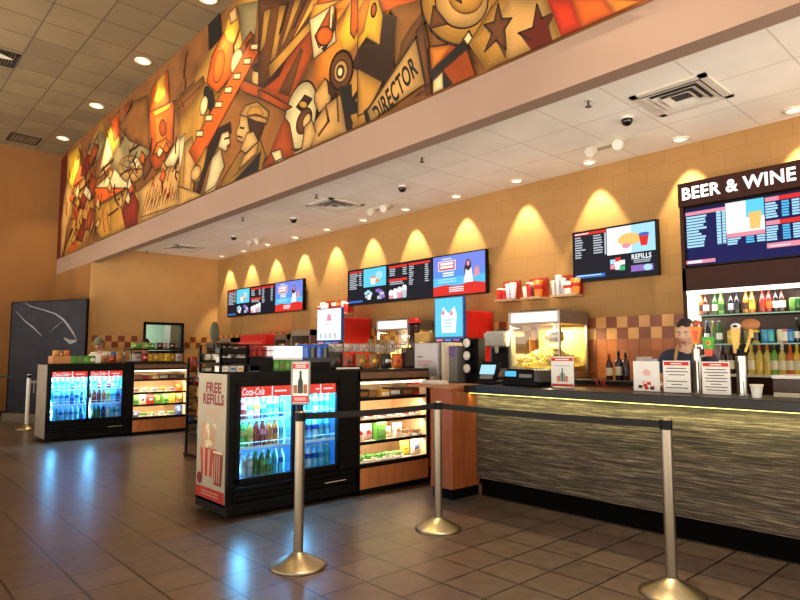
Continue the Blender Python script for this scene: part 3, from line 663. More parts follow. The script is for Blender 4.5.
MB().box(.036,.046,.01,.30,1.3,1.965,M_led).build('side_light_panel',cb,label='glowing white side panel')
MB().box(.036,W-.036,.0,.06,1.945,1.98,M_led).build('top_light_strip',cb,label='glowing white strip')
for z in(1.73,1.455): MB().box(.036,W-.036,.03,.30,z,z+.012,M_shglass).box(.036,W-.036,.026,.03,z,z+.012,mat('glass_edge',(150,190,170),.2,0,.05)).build('glass_shelf',cb)
MB().box(.0,W,-.04,.30,1.165,1.185,M_cream).build('ledge',cb)
lamp('niche_light','AREA',(bx0+W/2,by+.06,1.93),(R(25),0,0),2.6,(1,.95,.85),shape='RECTANGLE',size=W-.1,size_y=.04)
lamp('niche_side_light','AREA',(bx0+.06,by+.15,1.6),(0,R(-90),0),1.4,(1,.95,.85),shape='RECTANGLE',size=.6,size_y=.2)
def menuBW(S):
    S.r(.0,.37,.88,.94,pk).rows(.01,.2,.3,.86,11,cyl_,.45,.7).r(.29,.33,.32,.88,cyl_).r(.34,.37,.32,.88,cyl_)
    for k in range(11): S.r(.285,.375,.33+k*.05,.338+k*.05,deepb)
    S.r(.375,.70,.47,.985,wht).r(.55,.70,.7,.985,cy).p([(.58,.5),(.66,.5),(.68,.78),(.57,.78)],gld).r(.375,.70,.40,.47,pk).rows(.38,.5,.27,.39,3,cyl_,.3,.7).rows(.54,.61,.27,.39,3,sky,.1,.7).rows(.63,.70,.27,.39,3,cyl_,.1,.7)
    for v in(.9,.52): S.r(.71,.985,v,v+.07,redg).r(.71,.82,v,v+.07,pk)
    S.rows(.71,.81,.62,.88,6,cyl_,.2,.7).rows(.84,.90,.62,.88,6,sky,.1,.7).rows(.92,.98,.62,.88,6,cyl_,.1,.7)
    S.rows(.71,.81,.26,.5,6,cyl_,.2,.7).rows(.84,.90,.26,.5,6,sky,.1,.7).rows(.92,.98,.26,.5,6,cyl_,.1,.7).r(.71,.985,.15,.23,pk).rows(.73,.96,.16,.19,1,wht)
    S.r(0,.27,.03,.09,pk).r(.02,.15,.04,.08,wht)
tv('menu_screen',(bx0+.04,by+.03,2.225),1.0,.565,deepb,menuBW,'deep blue beer and wine price screen below the BEER & WINE lettering','menu screens')

# ---------- bottles ----------
def lm(name,c): return mat('liq_'+name,c,.16,0,.1,12,spec=.6)
LQ=dict(brown=(72,36,18),amber=(180,112,34),green=(44,92,36),dark=(26,22,24),red=(150,42,32),yellow=(206,176,84),olive=(112,112,50),white=(226,224,214),orange=(200,98,32),blue=(60,150,196),clear=(190,216,226),gold=(226,186,60),lime=(104,160,64),wine=(58,20,26),water=(110,196,240),tea=(150,86,40),purple=(90,56,130),pink=(226,120,130),deepblue=(30,86,190),teal=(60,170,180),cream=(226,214,180),silver=(176,180,184))
PB=dict(beer=[(.029,0),(.031,.008),(.031,.125),(.024,.16),(.013,.19),(.012,.225)],wine=[(.036,0),(.038,.008),(.038,.18),(.032,.205),(.014,.235),(.013,.29)],
        soda=[(.026,0),(.033,.01),(.034,.07),(.030,.09),(.034,.12),(.033,.15),(.018,.195),(.012,.205)],can=[(.027,0),(.032,.008),(.032,.112),(.027,.122)],tall=[(.03,0),(.032,.006),(.032,.165),(.022,.185),(.014,.195)])
LB=dict(beer=(.0316,.045,.11),wine=(.0386,.05,.14),soda=(.0345,.10,.145),can=(.0325,.02,.1),tall=(.0325,.03,.14))
CP=dict(beer=(.0145,.222,.238),wine=(.0155,.245,.30),soda=(.0155,.203,.225),can=(.026,.119,.123),tall=(.018,.192,.215))
def bottle_mk(kind,lq,lb,cp,k=1.0):
    def mk():
        t=T('bottle' if kind!='can' else 'drink_can','x','bottle' if kind!='can' else 'can')
        MB().lathe([(r*k,z*k) for r,z in PB[kind]],lm(lq,LQ[lq]),n=12).build('body',t)
        if lb:
            r,a,b=LB[kind]; MB().lathe([(r*k,a*k),(r*k,b*k)],lm(lb,LQ[lb]),n=12).build('label_band',t)
        r,a,b=CP[kind]; MB().lathe([(r*k*.8,a*k),(r*k,a*k+.004),(r*k,b*k)],lm(cp,LQ[cp]) if kind!='can' else M_steel,n=10).build('cap',t)
        return t
    return mk
def bot(kind,lq,lb,cp,loc,label,group=None,k=1.0): return place(('b',kind,lq,lb,cp,k),bottle_mk(kind,lq,lb,cp,k),loc,label,group)
WORD=dict(beer='beer bottle',wine='wine bottle',soda='drink bottle',can='can',tall='tall bottle')
def sx(u,v,y): return onplane(u,v,y)[0]
ysh=by+.13
S1=[(701,'beer','orange','brown','brown'),(705.6,'beer','brown','white','brown'),(715,'beer','green','cream','gold'),(721,'beer','lime','green','green'),(731,'beer','dark','silver','dark'),(737,'beer','dark','dark','silver'),(746,'beer','amber','brown','gold'),(752,'beer','amber','gold','gold'),(762.6,'beer','red','red','brown'),(769,'beer','red','orange','brown'),(776,'beer','dark','white','silver'),(782,'beer','brown','white','gold'),(793,'can','lime',None,'silver'),(798,'can','green',None,'silver')]
S2=[(701,'beer','red','brown','brown'),(707.5,'beer','dark','white','blue'),(714,'beer','olive','green','cream'),(719.5,'beer','green','white','silver'),(731,'can','gold',None,'silver'),(748,'can','olive',None,'silver'),(756,'can','gold','dark','silver'),(765,'can','blue',None,'silver'),(771,'can','blue','teal','silver'),(781,'can','cream',None,'silver'),(785.5,'can','pink','white','silver'),(791,'can','deepblue','blue','silver'),(797.5,'beer','dark','white','silver')]
S3=[(712,'wine','amber','cream','gold'),(723,'wine','wine','cream','dark'),(731,'wine','wine','cream','dark'),(740,'wine','dark','cream','wine'),(752,'wine','yellow','cream','gold'),(760,'wine','yellow','gold','orange'),(768,'wine','yellow','yellow','orange'),(775,'wine','lime','cream','green'),(783,'wine','yellow','cream','white'),(791,'wine','orange','cream','orange'),(798,'wine','gold','cream','gold')]
for nm,z,L in(('top glass shelf of the beer cabinet',1.742,S1),('middle glass shelf of the beer cabinet',1.467,S2),('lower ledge of the beer cabinet',1.185,S3)):
    for i,(u,k,a,b,c) in enumerate(L):
        v=300 if z>1.6 else(335 if z>1.3 else 365)
        bot(k,a,b,c,(sx(u,v,ysh),ysh,z),f'{a} {WORD[k]}, {ORD[i] if i<12 else ("thirteenth","fourteenth")[i-12]} from the left on the {nm}','bottles on the '+nm,{'beer':.93,'wine':.90,'can':1.0}[k])
for i,(u,a,b,c,k) in enumerate(((609.5,'wine','cream','red',.9),(619,'dark','cream','dark',1.0),(626,'wine','dark','dark',.95))):
    bot('wine',a,b,c,(sx(u,370,5.98),5.98,1.10),f'dark wine bottle on the back counter left of the bartender, {ORD[i]} from the left','wine bottles on the back counter',k)

# ---------- drinks coolers ----------
M_cint=mat('cooler_liner',(150,205,240),.5,0,.04)
def cooler(name,org,w,doors,sidek,lab,near):
    t=T(name,lab,'drinks cooler',org); H=1.215; D=.60
    b=MB().box(-D,0,0,w,.04,.12,M_blk).box(-D,-.02,0,.03,.1,H,M_blk).box(-D,-.02,w-.03,w,.1,H,M_blk).box(-D,-D+.03,0,w,.1,H,M_blk).box(-D,0,0,w,1.11,H,M_blk).box(-D,-.03,0,w,.10,.30,M_blk)
    b.box(-.05,0,0,doors[0][0]-.02,.28,1.12,M_blk).box(-.05,0,doors[-1][1]+.02,w,.28,1.12,M_blk); b.build('body',t,bev=.004)
    MB().box(-D+.03,-D+.035,.03,w-.03,.30,1.11,M_cint).box(-D+.035,-.05,.03,.035,.30,1.11,M_cint).box(-D+.035,-.05,w-.035,w-.03,.30,1.11,M_cint).box(-D+.03,-.05,.03,w-.03,.300,.304,M_cint).build('liner',t)
    g=MB()
    for k in range(5): g.box(-.012,.006,.06,w-.06,.07+.042*k,.09+.042*k,M_blkm)
    g.build('grille',t)
    MB().box(.0,.004,w*.72,w*.9,.165,.18,M_cream).build('badge',t)
    for i,(a,c) in enumerate(doors):
        d=MB(); x0=-.03 if i else -.01
        for q in((a-.035,a,.29,1.11),(c,c+.035,.29,1.11),(a-.035,c+.035,.29,.335),(a-.035,c+.035,1.092,1.12)): d.box(x0,x0+.03,*q,M_blk)
        dd=d.build('door',t,bev=.003)
        MB().box(x0+.01,x0+.014,a,c,.335,1.092,M_glass).build('glass',dd)
        MB().box(x0+.03,x0+.045,c+.006,c+.022,.55,.80,M_blkm).build('handle',dd)
        hd=MB().box(x0+.005,x0+.008,a,c,1.0,1.092,emit('header_red',(236,58,42),1.5)); wt=emit('header_white',(250,246,244),1.2); wd=c-a
        if near is False or i==0:
            hd.text('Coca-Cola',.085,wt,fx(a+wd*.24,1.046,x0+.0086),shear=.35,off=.002,width=wd*.42)
        hd.box(x0+.008,x0+.0085,a+wd*.56,a+wd*.59,1.0,1.092,wt).box(x0+.008,x0+.0085,a+wd*.66,a+wd*.92,1.04,1.054,wt).box(x0+.008,x0+.0085,a+wd*.44,a+wd*.54,1.04,1.052,wt) if i or near is False else hd.box(x0+.008,x0+.0085,a+wd*.60,a+wd*.625,1.0,1.092,wt).box(x0+.008,x0+.0085,a+wd*.66,a+wd*.9,1.04,1.054,wt)
        hd.build('header_sign',t,label='red header with white lettering')
        for z in(.565,.80):
            s=MB()
            for k in range(4): s.cyl((-.08-.13*k,a-.03,z),(-.08-.13*k,c+.03,z),.004,.004,M_white,6)
            s.cyl((-.07,a-.03,z+.045),(-.07,c+.03,z+.045),.003,.003,M_white,6)
            for k in range(15): y=a-.02+(c-a+.04)*k/14; s.cyl((-.07,y,z),(-.5,y,z),.0025,.0025,M_white,5)
            for k in range(5): y=a+(c-a)*k/4; s.cyl((-.07,y,z),(-.07,y,z+.045),.0025,.0025,M_white,5)
            s.box(-.066,-.063,a-.03,c+.03,z-.012,z+.012,M_white)
            s.build('shelf',t)
        MB().box(-.06,-.045,a-.034,a-.004,.34,1.08,emit('cooler_led',(90,190,255),4.0)).build('light_strip',t)
        X,Y,Z=org
        lamp('cooler_lamp','AREA',(X-.05,Y+(a+c)/2,1.02),(0,R(38),0),26,(.16,.58,1),shape='RECTANGLE',size=.06,size_y=c-a-.05)
        lamp('cooler_lamp','AREA',(X-.07,Y+a+.02,.68),(R(-80),0,0),16,(.16,.58,1),shape='RECTANGLE',size=.04,size_y=.6)
    return t
NC=(-4.74,2.41,0); FC=(-10.77,2.405,0)
nd=[(.10,.605),(.70,1.11)]; fd=[(.06,.575),(.62,1.125)]
nc=cooler('drinks_cooler',NC,1.36,nd,0,'near black drinks cooler with a FREE REFILLS panel on its side',True)
fc=cooler('drinks_cooler',FC,1.275,fd,0,'far black drinks cooler with a plain grey side, by the standee',False)
# side poster on the near cooler
sp=MB(); M_pbg=mat('poster_cream',(176,164,140),.6,0,.05); M_pr=mat('poster_red',(176,36,30),.6,0,.08); M_pbr=mat('poster_brown_red',(128,34,30),.6,0,.05); M_pf=mat('poster_faded',(196,150,120),.6,0,.15); M_pw=mat('popcorn_print',(226,206,160),.6,0,.2,30)
sp.box(-.575,-.035,-.008,0,.13,1.20,M_pbg).box(-.575,-.035,-.0088,-.008,.13,.225,M_pr)
sp.text('FREE',.12,M_pbr,fr(-.275,1.075,-.0095),width=.29,off=.005).text('REFILLS',.12,M_pbr,fr(-.275,.975,-.0095),width=.40,off=.005)
for k in range(4): sp.box(-.44+.02*(k%2),-.12-.02*(k%3),-.0092,-.008,.885-.026*k,.893-.026*k,M_pf)
sp.prism([(-.47,-.0082,.32),(-.22,-.0082,.32),(-.19,-.0082,.56),(-.50,-.0082,.56)],(0,-.001,0),M_pr)
for a in range(3): sp.prism([(-.44+.085*a,-.0094,.32),(-.40+.085*a,-.0094,.32),(-.40+.1*a,-.0094,.55),(-.45+.1*a,-.0094,.55)],(0,-.0004,0),M_pf)
for k in range(26):
    cx,cz=-.345+random.uniform(-.12,.11),.575+random.random()*.18; rr=random.uniform(.025,.045); yq=-.0092-.00012*k
    sp.add([(cx+rr*math.cos(2*PI*i/9),yq,cz+rr*math.sin(2*PI*i/9)) for i in range(9)],[tuple(range(9))],M_pf if k%3 else M_pw)
sp.prism([(-.22,-.013,.27),(-.09,-.013,.27),(-.07,-.013,.53),(-.24,-.013,.53)],(0,-.001,0),M_pbr).box(-.245,-.065,-.0145,-.013,.53,.55,M_pw)
for k in range(3): sp.box(-.21+.04*k,-.195+.04*k,-.0146,-.014,.29,.52,M_pf)
cxx,czz=-.50,.29; sp.add([(cxx+.05*math.cos(2*PI*i/18),-.0138,czz+.05*math.sin(2*PI*i/18)) for i in range(18)],[tuple(range(18))],M_pbr)
for k in range(2): sp.box(-.46,-.14,-.0094,-.0088,.16+.025*k,.17+.025*k,M_pf)
sp.build('side_poster',nc,label='cream side panel reading FREE REFILLS above printed popcorn and cups')
MB().box(-.6,-.004,-.012,0,.06,1.20,mat('cooler_side_grey',(150,138,124),.5,0,.15,5)).build('side_panel',fc,label='plain grey side panel')
# what is in them: front row and a row behind on three shelves per door
def stock(org,doors,plan,who):
    for di,(a,c) in enumerate(doors):
        dn='left' if di==0 else 'right'
        for si,(z,sn) in enumerate(((.805,'top shelf'),(.57,'middle shelf'),(.306,'bottom shelf'))):
            row=plan[di][si]; n=len(row)
            for i,(lq,lb,cp) in enumerate(row):
                y=a+.03+(c-a-.06)*i/(n-1)
                bot('soda',lq,lb,cp,(org[0]-.115,org[1]+y,org[2]+z),f'{lq} drink bottle, {ORD[i]} from the left, {sn} behind the {dn} door, {who} cooler',f'bottles in the {who} cooler',.86 if si==0 else .98)
wa=('water','deepblue','white'); wb=('water','blue','white'); wc=('clear','blue','blue'); wd_=('clear','deepblue','white'); tb=('teal','blue','white')
near_plan=[[[('red','red','white'),('red','pink','red'),('clear','lime','white'),('pink','orange','white'),('deepblue','water','white'),wa,wb,('deepblue','blue','blue')],
  [('clear','white','white'),('lime','yellow','yellow'),('yellow','yellow','gold'),('red','red','dark'),('red','pink','red'),('orange','orange','orange'),('orange','red','orange'),wb],
  [('clear','white','silver'),('clear','silver','white'),('silver','white','white'),('green','green','lime'),('green','lime','white'),('green','teal','green'),('teal','blue','white'),wa]],
 [[wb,wa,tb,wc,wa,wb],[wa,wb,wa,wd_,tb,wb],[wb,wa,wd_,wa,wb,tb]]]
far_plan=[[[wc,wb,wa,wb,('deepblue','water','white'),wa,wb],[tb,wc,wb,wa,('deepblue','blue','blue'),wa,('deepblue','water','white')],[wc,tb,wa,wb,wa,wb,('deepblue','blue','blue')]],
 [[wc,wa,('red','pink','white'),wb,('red','white','white'),wc,wb],[('orange','red','orange'),('red','orange','red'),('red','red','dark'),('orange','orange','orange'),('yellow','lime','gold'),wb,('deepblue','dark','silver')],[('clear','silver','white'),('green','green','lime'),('green','green','green'),('dark','deepblue','silver'),('clear','white','white'),wb,wc]]]
stock(NC,nd,near_plan,'near'); stock(FC,fd,far_plan,'far')

# ---------- snack cases ----------
M_peach=mat('case_liner_peach',(238,206,160),.6,0,.06); M_pan=mat('case_front_panel_wood',(192,122,72),.45,0,.15,5,stretch=(3,3,.6)); M_trimw=mat('case_top_trim',(120,86,62),.45,0,.15)
def snackcase(org,w,lab):
    t=T('snack_case',lab,'display case',org); H=1.215; D=.60
    MB().box(-D,0,0,.035,0,H,M_blk).box(-D,0,w-.03,w,0,H,M_blk).box(-D,-D+.03,0,w,0,H,M_blk).box(-D,0,0,w,1.19,H,M_dark).box(-D,0,0,w,1.10,1.19,M_blk).box(-D,-.0,0,w,0,.06,M_blk).box(-D,0,.0,w,.06,.265,M_blk).build('body',t,bev=.004)
    MB().box(0,.006,.03,w-.02,1.125,1.188,M_trimw).build('top_trim',t)
    MB().box(0,.006,.03,w-.02,.055,.262,M_pan).build('front_panel',t)
    MB().box(-D+.03,-D+.036,.035,w-.03,.27,1.1,M_peach).box(-D+.03,-.01,.035,.04,.27,1.1,M_peach).box(-D+.03,-.01,w-.035,w-.03,.27,1.1,M_peach).build('liner',t)
    for z in(.925,.705,.495,.285):
        s=MB().box(-D+.05,-.03,.04,w-.035,z-.012,z,M_cream).box(-.03,-.01,.04,w-.035,z-.02,z+.01,M_blk)
        if z<.3: s.box(-.03,.01,.03,w-.02,z-.03,z+.012,M_blk)
        s.build('shelf',t)
        lamp('case_lamp','AREA',(org[0]-.06,org[1]+w/2,z+.175),(0,R(25),0),3.4,(1,.78,.58),shape='RECTANGLE',size=.04,size_y=w-.12)
    MB().box(-.07,-.04,.05,w-.05,1.07,1.085,emit('case_light_tube',(255,240,214),5)).build('light_tube',t)
    return t
SN=(-4.74,3.775,0); SF=(-10.77,3.685,0)
snackcase(SN,.985,'near wood trimmed snack display case, right of the near drinks cooler')
snackcase(SF,.985,'far wood trimmed snack display case, right of the far drinks cooler')
def colm(c): return mat('pack_%d_%d_%d'%c,c,.4,0,.16,14)
def bag_mesh(w,h,d,m,m2=None):
    b=MB(); nx,nz=7,7; vs=[];fs=[]
    for sd in(-1,1):
        for j in range(nz+1):
            for i in range(nx+1):
                u=i/nx*2-1; v=j/nz*2-1
                k=max(0,(1-abs(u)**3.0))*max(0,(1-abs(v)**2.4)); k=k**.6
                x=u*w/2*(1-.06*(1-abs(v))); vs.append((sd*(d/2*k+.001)+.004*math.sin(5*u+3*v),x,(v+1)*h/2))
    N_=(nx+1)*(nz+1)
    for j in range(nz):
        for i in range(nx):
            a=j*(nx+1)+i; fs.append((a,a+1,a+nx+2,a+nx+1)); fs.append((N_+a+nx+1,N_+a+nx+2,N_+a+1,N_+a))
    b.add(vs,fs,m,True); return b
def bag_mk(w,h,d,c,c2):
    def mk():
        t=T('snack_bag','x','snack bag'); bag_mesh(w,h,d,colm(c)).build('bag',t)
        bd=bag_mesh(w*.62,h*.42,d*1.0,colm(c2)); o=bd.build('printed_band',t,loc=(.006,0,h*.3)); return t
    return mk
def box_mk(w,h,d,c,c2):
    def mk():
        t=T('snack_box','x','snack box'); MB().box(-d/2,d/2,-w/2,w/2,0,h,colm(c)).build('carton',t,bev=.002)
        MB().box(d/2,d/2+.001,-w*.38,w*.38,h*.25,h*.7,colm(c2)).build('printed_band',t); return t
    return mk
def tray_mk(c,c2):
    def mk():
        t=T('food_tray','x','food tray'); MB().lathe([(.055,0),(.075,.03),(.07,.03),(.05,.006)],colm((230,228,220)),n=14).build('tray',t)
        b=MB(); 
        for k in range(9): a=k*2.4; r=.012*math.sqrt(k)*1.4; b.sphere((r*math.cos(a),r*math.sin(a),.035+.012*(k%3)),(.022,.022,.018),colm(c if k%3 else c2),8,6)
        b.build('food',t); return t
    return mk
CN={(60,40,26):'dark brown',(150,106,60):'tan',(176,30,26):'red',(232,226,214):'white',(74,140,50):'green',(206,150,60):'amber',(236,204,60):'yellow',(216,110,40):'orange',(60,90,160):'blue',(186,150,160):'pale pink',(120,90,70):'brown',(110,170,90):'pale green',(36,36,40):'black',(200,196,190):'grey',(120,116,70):'olive',(150,60,40):'rust'}
def snack(kind,c,c2,loc,where,rz=0,dims=None,grp=None):
    d=dims or dict(bag=(.13,.16,.06),box=(.14,.08,.1),tray=None)[kind]
    mk=bag_mk(*d,c,c2) if kind=='bag' else box_mk(*d,c,c2) if kind=='box' else tray_mk(c,c2)
    nm=dict(bag='snack bag',box='snack box',tray='food tray')[kind]
    return place(('s',kind,c,c2,d),mk,loc,f'{CN[c]} {nm}, {where}'.replace(' from the left on the ',' on the ').replace('dark candy rack','candy rack').replace(', third from the left',', third from left').replace(' from the left','from left' if 0 else ' from left'),grp,rz)
db,tn,rd,wh,gr,am,ye,og,bl,pp,br,pg,bk,gy,ol,ru=list(CN)
def fill(org,w,rows,who):
    for (z,sn),row in zip(((.925,'top'),(.705,'second'),(.495,'third'),(.285,'bottom')),rows):
        n=len(row)
        for i,(k,c,c2,dm) in enumerate(row):
            snack(k,c,c2,(org[0]-.12-(.03 if i%2 else 0),org[1]+.11+(w-.21)*i/(n-1),z+.001),f'{ORD[i]} from the left on the {sn} shelf of the {who} snack case',0,dm,f'snacks in the {who} case')
bb=(.13,.17,.07); b2=(.17,.09,.12); b3=(.12,.075,.1)
fill(SN,.985,[[('box',db,tn,b2),('box',br,tn,b3),('box',am,wh,b3),('box',db,gy,b2),('box',db,tn,b2),('box',rd,db,(.11,.15,.1))],
 [('tray',pp,br,None),('tray',pp,rd,None),('tray',gy,pp,None),('tray',pp,gy,None),('tray',pp,rd,None),('tray',gy,pp,None)],
 [('bag',wh,rd,bb),('bag',pp,rd,bb),('box',gr,pg,(.12,.18,.1)),('bag',wh,am,(.13,.12,.06)),('bag',wh,og,(.13,.15,.06)),('tray',br,am,None),('tray',tn,br,None)],
 [('tray',pg,gr,None),('tray',gr,pg,None),('tray',gr,pg,None),('tray',pg,wh,None),('tray',pg,am,None),('bag',ye,am,bb),('bag',gy,bl,bb)]],'near')
fill(SF,.985,[[('box',br,tn,b2),('box',db,rd,b3),('box',am,wh,b3),('box',br,gy,b2),('box',db,tn,b2),('box',br,db,b2)],
 [('tray',pp,br,None),('tray',wh,gy,None),('tray',gy,pp,None),('tray',am,og,None),('tray',pp,rd,None),('bag',og,am,(.13,.13,.06))],
 [('bag',gr,pg,bb),('bag',wh,rd,bb),('bag',rd,wh,bb),('bag',gr,ye,bb),('bag',gr,pg,bb),('bag',ye,am,bb),('bag',tn,ye,bb)],
 [('bag',bl,wh,(.12,.1,.06)),('tray',gr,pg,None),('tray',pg,wh,None),('tray',wh,gy,None),('tray',pg,gr,None),('bag',bl,wh,bb)]],'far')

# ---------- goods on top of the near island (its top is at 1.215) ----------
ZT=1.217
M_wire=mat('wire_chrome',(170,168,164),.3,1.,.05); M_wireb=mat('wire_black',(16,15,15),.4,.3,.1); M_wirer=mat('wire_red',(170,36,34),.45,.1,.1)
def wire_basket(t,wy,dx,z0,z1,m,mf=None,nv=12,name='basket',solid=None):
    b=MB(); mf=mf or m
    for z in(z0,(z0+z1)/2,z1): b.tube([(0,0,z),(0,wy,z),(-dx,wy,z),(-dx,0,z),(0,0,z)],.004,m,5)
    for k in range(nv+1):
        y=wy*k/nv; b.cyl((0,y,z0),(0,y,z1),.003,.003,mf,5); b.cyl((-dx,y,z0),(-dx,y,z1),.003,.003,m,5); b.cyl((0,y,z0),(-dx,y,z0),.0025,.0025,m,5)
    for k in range(1,5): b.cyl((-dx*k/5,0,z0),(-dx*k/5,0,z1),.003,.003,m,5); b.cyl((-dx*k/5,wy,z0),(-dx*k/5,wy,z1),.003,.003,m,5)
    if solid: b.box(-dx,0,0,wy,z0-.004,z0,solid)
    b.build(name,t)
# black tiered rack
t=T('tiered_rack','black tiered rack with slatted trays at the left end of the near cooler top','rack',(-4.84,2.37,ZT))
MB().box(-.02,0,0,.02,0,.235,M_blk).box(-.02,0,.25,.27,0,.235,M_blk).box(-.42,-.40,0,.02,0,.235,M_blk).box(-.42,-.40,.25,.27,0,.235,M_blk).build('frame',t)
for z in(.07,.15,.225):
    b=MB().box(-.42,0,0,.27,z,z+.008,M_blk).box(-.006,.0,0,.27,z,z+.05 if z<.2 else z+.012,M_blk); b.build('tray',t)
for k in range(5): snack('box',[gy,wh,bk,gy,wh][k],[wh,gy,rd,bl,bk][k],(-4.93-.0*k,2.42+.045*k,ZT+.079),f'on the lower tray of the black tiered rack, {ORD[k]} from the left',0,(.036,.055,.12),'packets in the tiered rack')
for k in range(6): snack('box',[bk,db,bk,gy,bk,db][k],[gy,wh,gy,bk,rd,gy][k],(-4.93,2.41+.04*k,ZT+.159),f'on the upper tray of the black tiered rack, {ORD[k]} from the left',0,(.03,.05,.12),'packets in the tiered rack')
for k in range(3): snack('box',[wh,gy,wh][k],[gy,bl,am][k],(-4.93,2.43+.07*k,ZT+.001),f'small, lying under the black tiered rack, {ORD[k]} from the left',0,(.06,.05,.14),'packets in the tiered rack')
# red wire basket on black base
t=T('wire_basket','red wire basket raised on a black riser on the near cooler','basket',(-4.86,2.655,ZT))
MB().box(-.36,0,0,.235,0,.125,M_blk).build('riser',t,bev=.004); wire_basket(t,.235,.36,.13,.235,M_wireb,M_wirer,16)
for k in range(7): snack('box',rd if k%2 else ru,rd if k%3 else db,(-5.0-.03*(k%2),2.685+.03*k,ZT+.133),f'upright in the red wire basket, {ORD[k]} from the left',0,(.026,.085,.1),'packets in the red wire basket')
MB().box(-.02,.0,0,.10,0,.05,colm((110,150,190))).build('blue_packet',t)
# lit display with green boxes
t=T('lit_box_display','bright white lit display box above green cartons on the near cooler','display',(-4.86,2.905,ZT))
MB().box(-.2,0,0,.30,.12,.225,emit('lit_display',(250,244,238),1.5)).build('lit_panel',t,bev=.004); MB().box(-.21,-.01,-.005,.305,.10,.12,M_white).build('shelf',t)
MB().box(-.2,-.18,0,.3,0,.1,M_dgrey).build('back',t)
for k in range(5): snack('box',gr,ol if k%2 else pg,(-4.92,2.935+.06*k,ZT+.001),f'in the row under the lit white display, {ORD[k]} from the left',0,(.055,.095,.09),'green cartons')
# tray of dark blue cans
t=T('can_tray','black raised tray holding dark blue cans on the near cooler','tray',(-4.86,3.225,ZT))
MB().box(-.3,0,0,.30,.0,.075,M_blk).build('riser',t,bev=.004); MB().box(-.3,0,0,.3,.075,.085,M_dgrey).box(-.004,0,0,.3,.085,.12,M_dgrey).build('tray',t)
for r in range(2):
    for k in range(4): bot('can','deepblue','dark' if k%2 else 'deepblue','silver',(-4.90-.075*r,3.265+.073*k,ZT+.086),f'dark blue can, {ORD[k]} from the left in the {["front","back"][r]} row of the black can tray','cans in the tray',1.3)
# long chrome wire rack with sweets above, bags below
t=T('wire_rack','long wire rack of packets above a row of snack bags on the near snack case','rack',(-4.9,3.58,ZT))
wire_basket(t,.98,.34,.175,.255,M_wire,M_wire,34,'basket')
lg_=MB()
for y in(.0,.98):
    for x in(0,-.34): lg_.cyl((x,y,0),(x,y,.18),.006,.006,M_wireb,6)
lg_.build('legs',t)
for k in range(18):
    c=[gy,gy,gy,wh,gy,gy,gy,wh,gy,gy,ol,tn,gy,ol,tn,wh,gy,wh][k]
    big=.13 if k in(10,11,13,14) else(.12 if k in(15,16) else .075)
    snack('bag',c,[bl,wh,tn,gy,wh,db,gy,ol,wh,tn,am,ye,gy,db,ol,pp,bk,pp][k],(-5.0-.05*(k%2),3.625+.052*k,ZT+.18),f'standing in the long wire rack, {ORD[k] if k<12 else str(k+1)+"th"} from the left',0,(.062,big,.035),'packets in the long wire rack')
bags=[(bk,db),(bk,rd),(ru,db),(rd,db),(tn,am),(am,br),(tn,ye),(br,am),(bk,wh),(bk,gy),(og,rd),(rd,og)]
for k,(c,c2) in enumerate(bags):
    snack('bag',c,c2,(-4.9-.06*(k%2),3.60+.083*k,ZT+.001),f'in the row on the near snack case, {ORD[k]} from the left',R(random.uniform(-15,15)),(.12,.155,.07),'snack bags on the near snack case')
MB().box(-.01,.05,.0,.34,0,.025,M_blk).box(.05,.052,.01,.3,.004,.02,M_paper).build('price_rail',t)
# black framed sign and silver order screen
t=T('framed_sign','dark framed notice standing at the right end of the near snack case','sign',(-4.93,4.565,ZT))
MB().prism([(0,0,0),(0,.165,0),(-.03,.165,.225),(-.03,0,.225)],(-.012,0,0),M_blk).build('frame',t,bev=.002)
MB().prism([(.001,.012,.02),(.001,.153,.02),(-.027,.153,.21),(-.027,.012,.21)],(.0005,0,0),mat('notice_brown',(70,54,46),.4,0,.4,12)).build('notice',t)
MB().box(-.34,-.02,0,.16,0,.008,M_blk).build('foot',t)
t=T('order_screen','silver backed order screen on a cream stand beside the near snack case','screen',(-5.0,5.0,1.06),R(-4))
M_silver=mat('silver_panel',(188,186,190),.35,.35,.06)
MB().box(-.2,.2,-.02,.03,.06,.435,M_silver).build('panel',t,bev=.006)
b=MB().box(-.155,-.06,-.0225,-.02,.27,.282,M_text)
for k in range(3): b.box(-.155,.12-.05*k,-.0225,-.02,.225-.022*k,.233-.022*k,M_redsign)
b.build('printed_lines',t); MB().box(-.13,.13,-.06,.08,0,.06,M_cream).build('stand',t,bev=.005)
for k,x in enumerate((-4.69,)):
    t=T('countertop_cabinet','cream and grey countertop cabinet right of the silver order screen','cabinet',(-4.76,5.0,1.06))
    MB().box(0,.05,-.02,.4,0,.44,M_cream).build('cream_side',t,bev=.004); MB().box(.05,.17,.05,.4,0,.40,M_grey).build('body',t,bev=.004); MB().box(.06,.16,.045,.05,.28,.39,mat('purple_label',(120,96,160),.5,0,.4,30)).build('label',t)
t=T('paper_stack','low stack of white paper on the counter pier beside the snack case','paper',(-4.45,4.55,1.062))
for k in range(3): MB().box(-.13+.01*k,.13,-.07,.08-.01*k,.013*k,.013*k+.012,M_paper).build('sheaf',t)

